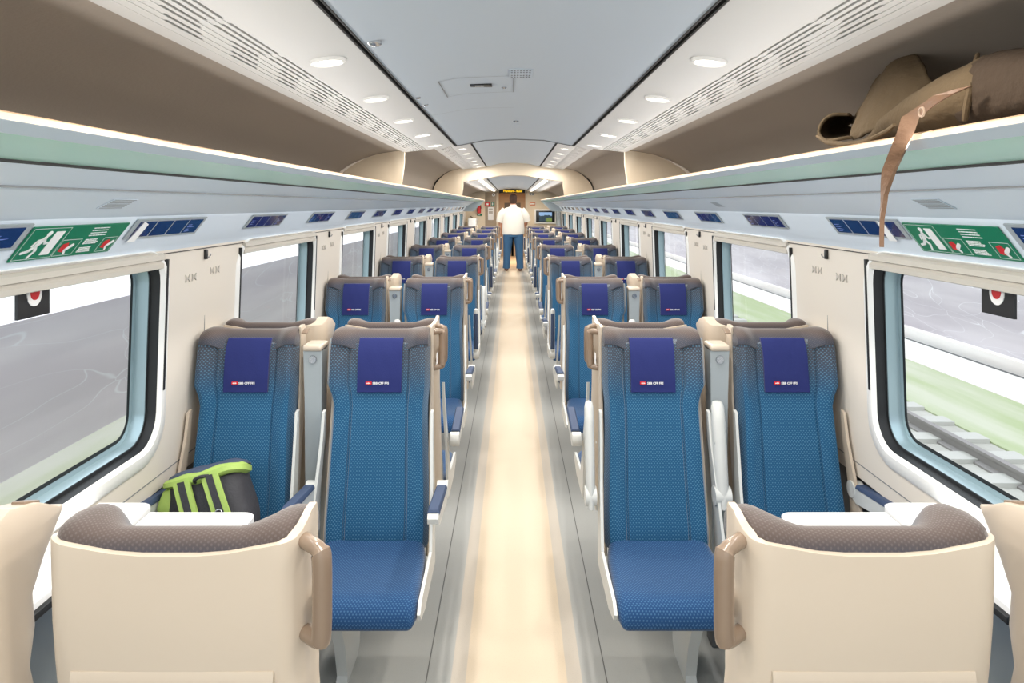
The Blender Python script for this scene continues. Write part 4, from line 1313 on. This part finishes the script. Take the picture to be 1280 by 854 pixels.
def ell(cx, cy, z, hx, hy, n=24):
    return [(cx+hx*math.cos(2*PI*i/n), cy+hy*math.sin(2*PI*i/n), z) for i in range(n)]
# body: one continuous surface (pelvis is the root)
pts = [(0, 0, .95), (0, 0, 1.15), (0, .0, 1.38), (0, -.005, 1.50), (0, .01, 1.57), (0, .015, 1.66), (0, .012, 1.75)]
rad = [.16, .165, .15, .065, .06, (.078, .09), (.07, .082)]
ed = [(0, 1), (1, 2), (2, 3), (3, 4), (4, 5), (5, 6)]
def chain(start, ps, rs):
    prev = start
    for p, r in zip(ps, rs):
        pts.append(p); rad.append(r); ed.append((prev, len(pts)-1)); prev = len(pts)-1
    return prev
hands = []
for s2 in (-1, 1):
    if s2 < 0: arm = [(-.18, 0, 1.38), (-.30, .01, 1.20), (-.31, .06, .98), (-.30, .09, .90)]
    else: arm = [(.18, 0, 1.38), (.31, .02, 1.22), (.30, .20, 1.06), (.27, .27, 1.03)]
    w = chain(2, arm, [.062, .052, .038, .03]); hands.append((w, arm[-2], arm[-1], s2))
    chain(0, [(s2*.10, 0, .86), (s2*.13, .01, .50), (s2*.15, -.015, .10), (s2*.155, .10, .045)], [.10, .07, .045, .038])
for w, p0, p1, s2 in hands:
    d = (Vector(p1)-Vector(p0)).normalized(); side = Vector((s2, 0, 0)); b = Vector(p1)
    fx = d.cross(side).normalized()
    for i, ln in enumerate((.075, .085, .08, .062)):
        o_ = fx*(-.027+.018*i)
        a1 = b+d*.05+o_; a2 = a1+d*ln*.5-side*.008; a3 = a1+d*ln-side*.03
        chain(w, [tuple(a1), tuple(a2), tuple(a3)], [.011, .0095, .008])
    a1 = b+d*.015-fx*.036; a2 = a1+d*.035-fx*.016-side*.01
    chain(w, [tuple(a1), tuple(a2)], [.012, .010])
skin('body', pts, ed, rad, M['skin'], t)
g = G(); 
for s2 in (-1, 1):
    g.loft([[(s2*(.078+.004*math.cos(q*PI/5)), .012+.022*sc*math.cos(q*PI/5), 1.675+.034*sc*math.sin(q*PI/5)) for q in range(10)] for sc in (1.0,)]+[[(s2*.094, .004+.020*math.cos(q*PI/5), 1.678+.032*math.sin(q*PI/5)) for q in range(10)]])
ob('ear', g.mesh('ear'), M['skin'], t)
g = G()
for s2 in (-1, 1): g.disc((s2*.033, .098, 1.685), .008, .006, 10, 'y')
ob('eyes', g.mesh('eyes'), M['black'], t)
g = G(); g.loft([[(-.014, .098, 1.625), (.014, .098, 1.625), (.016, .128, 1.632), (-.016, .128, 1.632)], [(-.008, .096, 1.69), (.008, .096, 1.69), (.006, .104, 1.69), (-.006, .104, 1.69)]]); ob('nose', g.mesh('nose'), M['skin'], t)
g = G(); g.box(-.024, .024, .09, .101, 1.59, 1.60, .003); ob('mouth', g.mesh('mouth'), M['red'], t)
# hair: cap over back and crown
g = G(); g.loft([ell(0, .0, z, hx, hy) for z, hx, hy in ((1.585, .05, .055), (1.60, .072, .078), (1.66, .090, .098), (1.72, .093, .102), (1.77, .082, .092), (1.80, .055, .065), (1.812, .02, .025))])
me = g.mesh('hair')
for v in me.vertices:
    if v.co.y > .04 and v.co.z < 1.755: v.co.y = .04
    if v.co.z < 1.64: v.co.y = min(v.co.y, -.0)
ob('hair', lump(me, .005, 40), M['hair'], t)
# shirt: torso and sleeves
tor = [(.86, .255, .19), (.88, .262, .195), (1.0, .262, .20), (1.12, .255, .195), (1.25, .25, .185), (1.36, .25, .17), (1.44, .235, .15), (1.49, .18, .115), (1.51, .10, .085), (1.53, .078, .075), (1.545, .074, .072)]
g = G(); g.loft(dens([ell(0, 0, z, hx, hy, 28) for z, hx, hy in tor], 2), caps=False)
me = lump(g.mesh('shirt'), .010, 7, 3); sh = ob('shirt', me, M['shirt'], t)
for s2 in (-1, 1):
    a0 = Vector((s2*.17, 0, 1.42)); a1 = Vector((s2*.28, .005, 1.30)); a2 = Vector((s2*.325, .012, 1.15)) if s2 < 0 else Vector((s2*.335, .03, 1.17))
    g = G(); g.tube([a0, a1, a1.lerp(a2, .5), a2], [.112, .108, .094, .086], 16); ob('sleeve', lump(g.mesh('sleeve'), .008, 10, s2), M['shirt'], sh)
g = G(); g.loft([ell(0, 0, 1.525, .082, .08), ell(0, 0, 1.565, .076, .076), ell(0, 0, 1.565, .068, .068), ell(0, 0, 1.525, .072, .07)]); ob('collar', g.mesh('collar'), M['shirt'], sh)
# jeans
g = G(); g.loft([ell(0, 0, z, hx, hy) for z, hx, hy in ((.80, .225, .165), (.84, .235, .172), (.93, .235, .17), (.97, .22, .16))])
for s2 in (-1, 1):
    legs = [(s2*.115, 0, .86, .125, .155), (s2*.125, .0, .74, .118, .14), (s2*.14, .01, .55, .10, .115), (s2*.15, .0, .35, .085, .098), (s2*.158, -.008, .15, .08, .09), (s2*.16, -.005, .06, .085, .095)]
    g.loft([ell(x, y, z, hx, hy, 20) for x, y, z, hx, hy in legs])
ob('jeans', lump(g.mesh('jeans'), .010, 9, 5), M['jeans'], t)
for s2 in (-1, 1):
    g = G(); rings = []
    for y, hx, zt in ((-.10, .03, .05), (-.085, .045, .085), (-.03, .05, .10), (.05, .05, .085), (.12, .052, .065), (.17, .045, .055), (.195, .02, .04)):
        cx = s2*(.16+.10*max(0, y)*.6)
        rings.append([(cx+hx*math.cos(q*PI/8), y, .002+max(0, zt*(.5+.55*math.sin(q*PI/8)))) for q in range(16)])
    g.loft(rings); ob('shoe', g.mesh('shoe'), M['shoe'], t)

# ------------------------------------------------------------------ outside
GZ = -1.0
def slab(name, x0, x1, z0, z1, m, y0=-25, y1=90):
    g = G(); g.box(x0, x1, y0, y1, z0, z1); return struct(name, g.mesh(name, False), m)
# right: adjoining track, verge, pale kerb, concrete wall
D = H-GZ
slab('ground_track', 1.6, D/.50, GZ-.3, GZ, M['ballast'])
slab('ground_verge', D/.50, D/.395, GZ-.3, GZ+.02, M['grass'])
slab('ground_kerb', D/.395, D/.345, GZ-.3, GZ+.03, M['curb'])
slab('ground_gutter', D/.345, D/.338, GZ-.3, GZ+.0, M['gr2'])
slab('wall_outside_right', D/.338, D/.338+.4, GZ-.3, GZ+.22, M['curb'])
slab('wall_embankment', D/.338+.15, D/.338+.6, GZ-.3, 6.0, M['mauve'])
for i, xx in enumerate((3.55, 5.0)):
    g = G(); pr = [(-.07, 0), (.07, 0), (.07, .02), (.015, .04), (.015, .12), (.036, .13), (.036, .16), (-.036, .16), (-.036, .13), (-.015, .12), (-.015, .04), (-.07, .02)]
    g.loft([[(xx+a, y, GZ+b) for a, b in pr] for y in (-25, 90)])
    struct('trim_%d' % (n+i), g.mesh('rail', False), M['rail'])
g = G()
for i in range(130):
    y = -10+i*.65; g.box(3.0, 5.55, y, y+.25, GZ-.02, GZ+.05)
struct('ground_sleepers', g.mesh('sleepers', False), mat('sleeper_concrete', (200, 199, 193), .9))
# left: concrete wall close to the track with pale yard above it
XL = 3.1
slab('wall_outside_left', -XL-.3, -XL, GZ-.3, H-.235*XL, M['mauve_light'])
slab('ground_yard', -60, -XL-.3, GZ-.3, H-.235*XL-.02, M['pale'])
g = G(); g.add([(-XL, -25, GZ+1.1), (-XL, 90, GZ+1.1), (-1.6, 90, GZ-.1), (-1.6, -25, GZ-.1)], [(0, 1, 2, 3)])
struct('ground_bank', g.mesh('bank', False), M['bank'])
slab('ground_base', -60, 60, GZ-.6, GZ-.3, M['ballast'])

# ------------------------------------------------------------------ world, camera, output
w = bpy.data.worlds.new('World'); S.world = w; w.use_nodes = True
bg = w.node_tree.nodes['Background']; bg.inputs[0].default_value = (.89, .95, 1.0, 1); bg.inputs[1].default_value = 2.3

cam = bpy.data.cameras.new('camera'); co = bpy.data.objects.new('camera', cam); C.objects.link(co)
co.location = (CX, 0, H); co.rotation_euler = (PI/2, 0, 0)
cam.sensor_width = 36; cam.lens = F/1280*36; cam.shift_y = -(427-256)/1280; cam.clip_start = .02; cam.clip_end = 300
S.camera = co
S.view_settings.view_transform = 'Standard'; S.view_settings.look = 'None'; S.view_settings.gamma = 1; S.view_settings.exposure = 0
S.view_settings.use_curve_mapping = False
S.cycles.use_denoising = True
S.cycles.max_bounces = 8; S.cycles.diffuse_bounces = 5; S.cycles.glossy_bounces = 3; S.cycles.transparent_max_bounces = 12
S.cycles.caustics_reflective = False; S.cycles.caustics_refractive = False
S.cycles.sample_clamp_indirect = 6
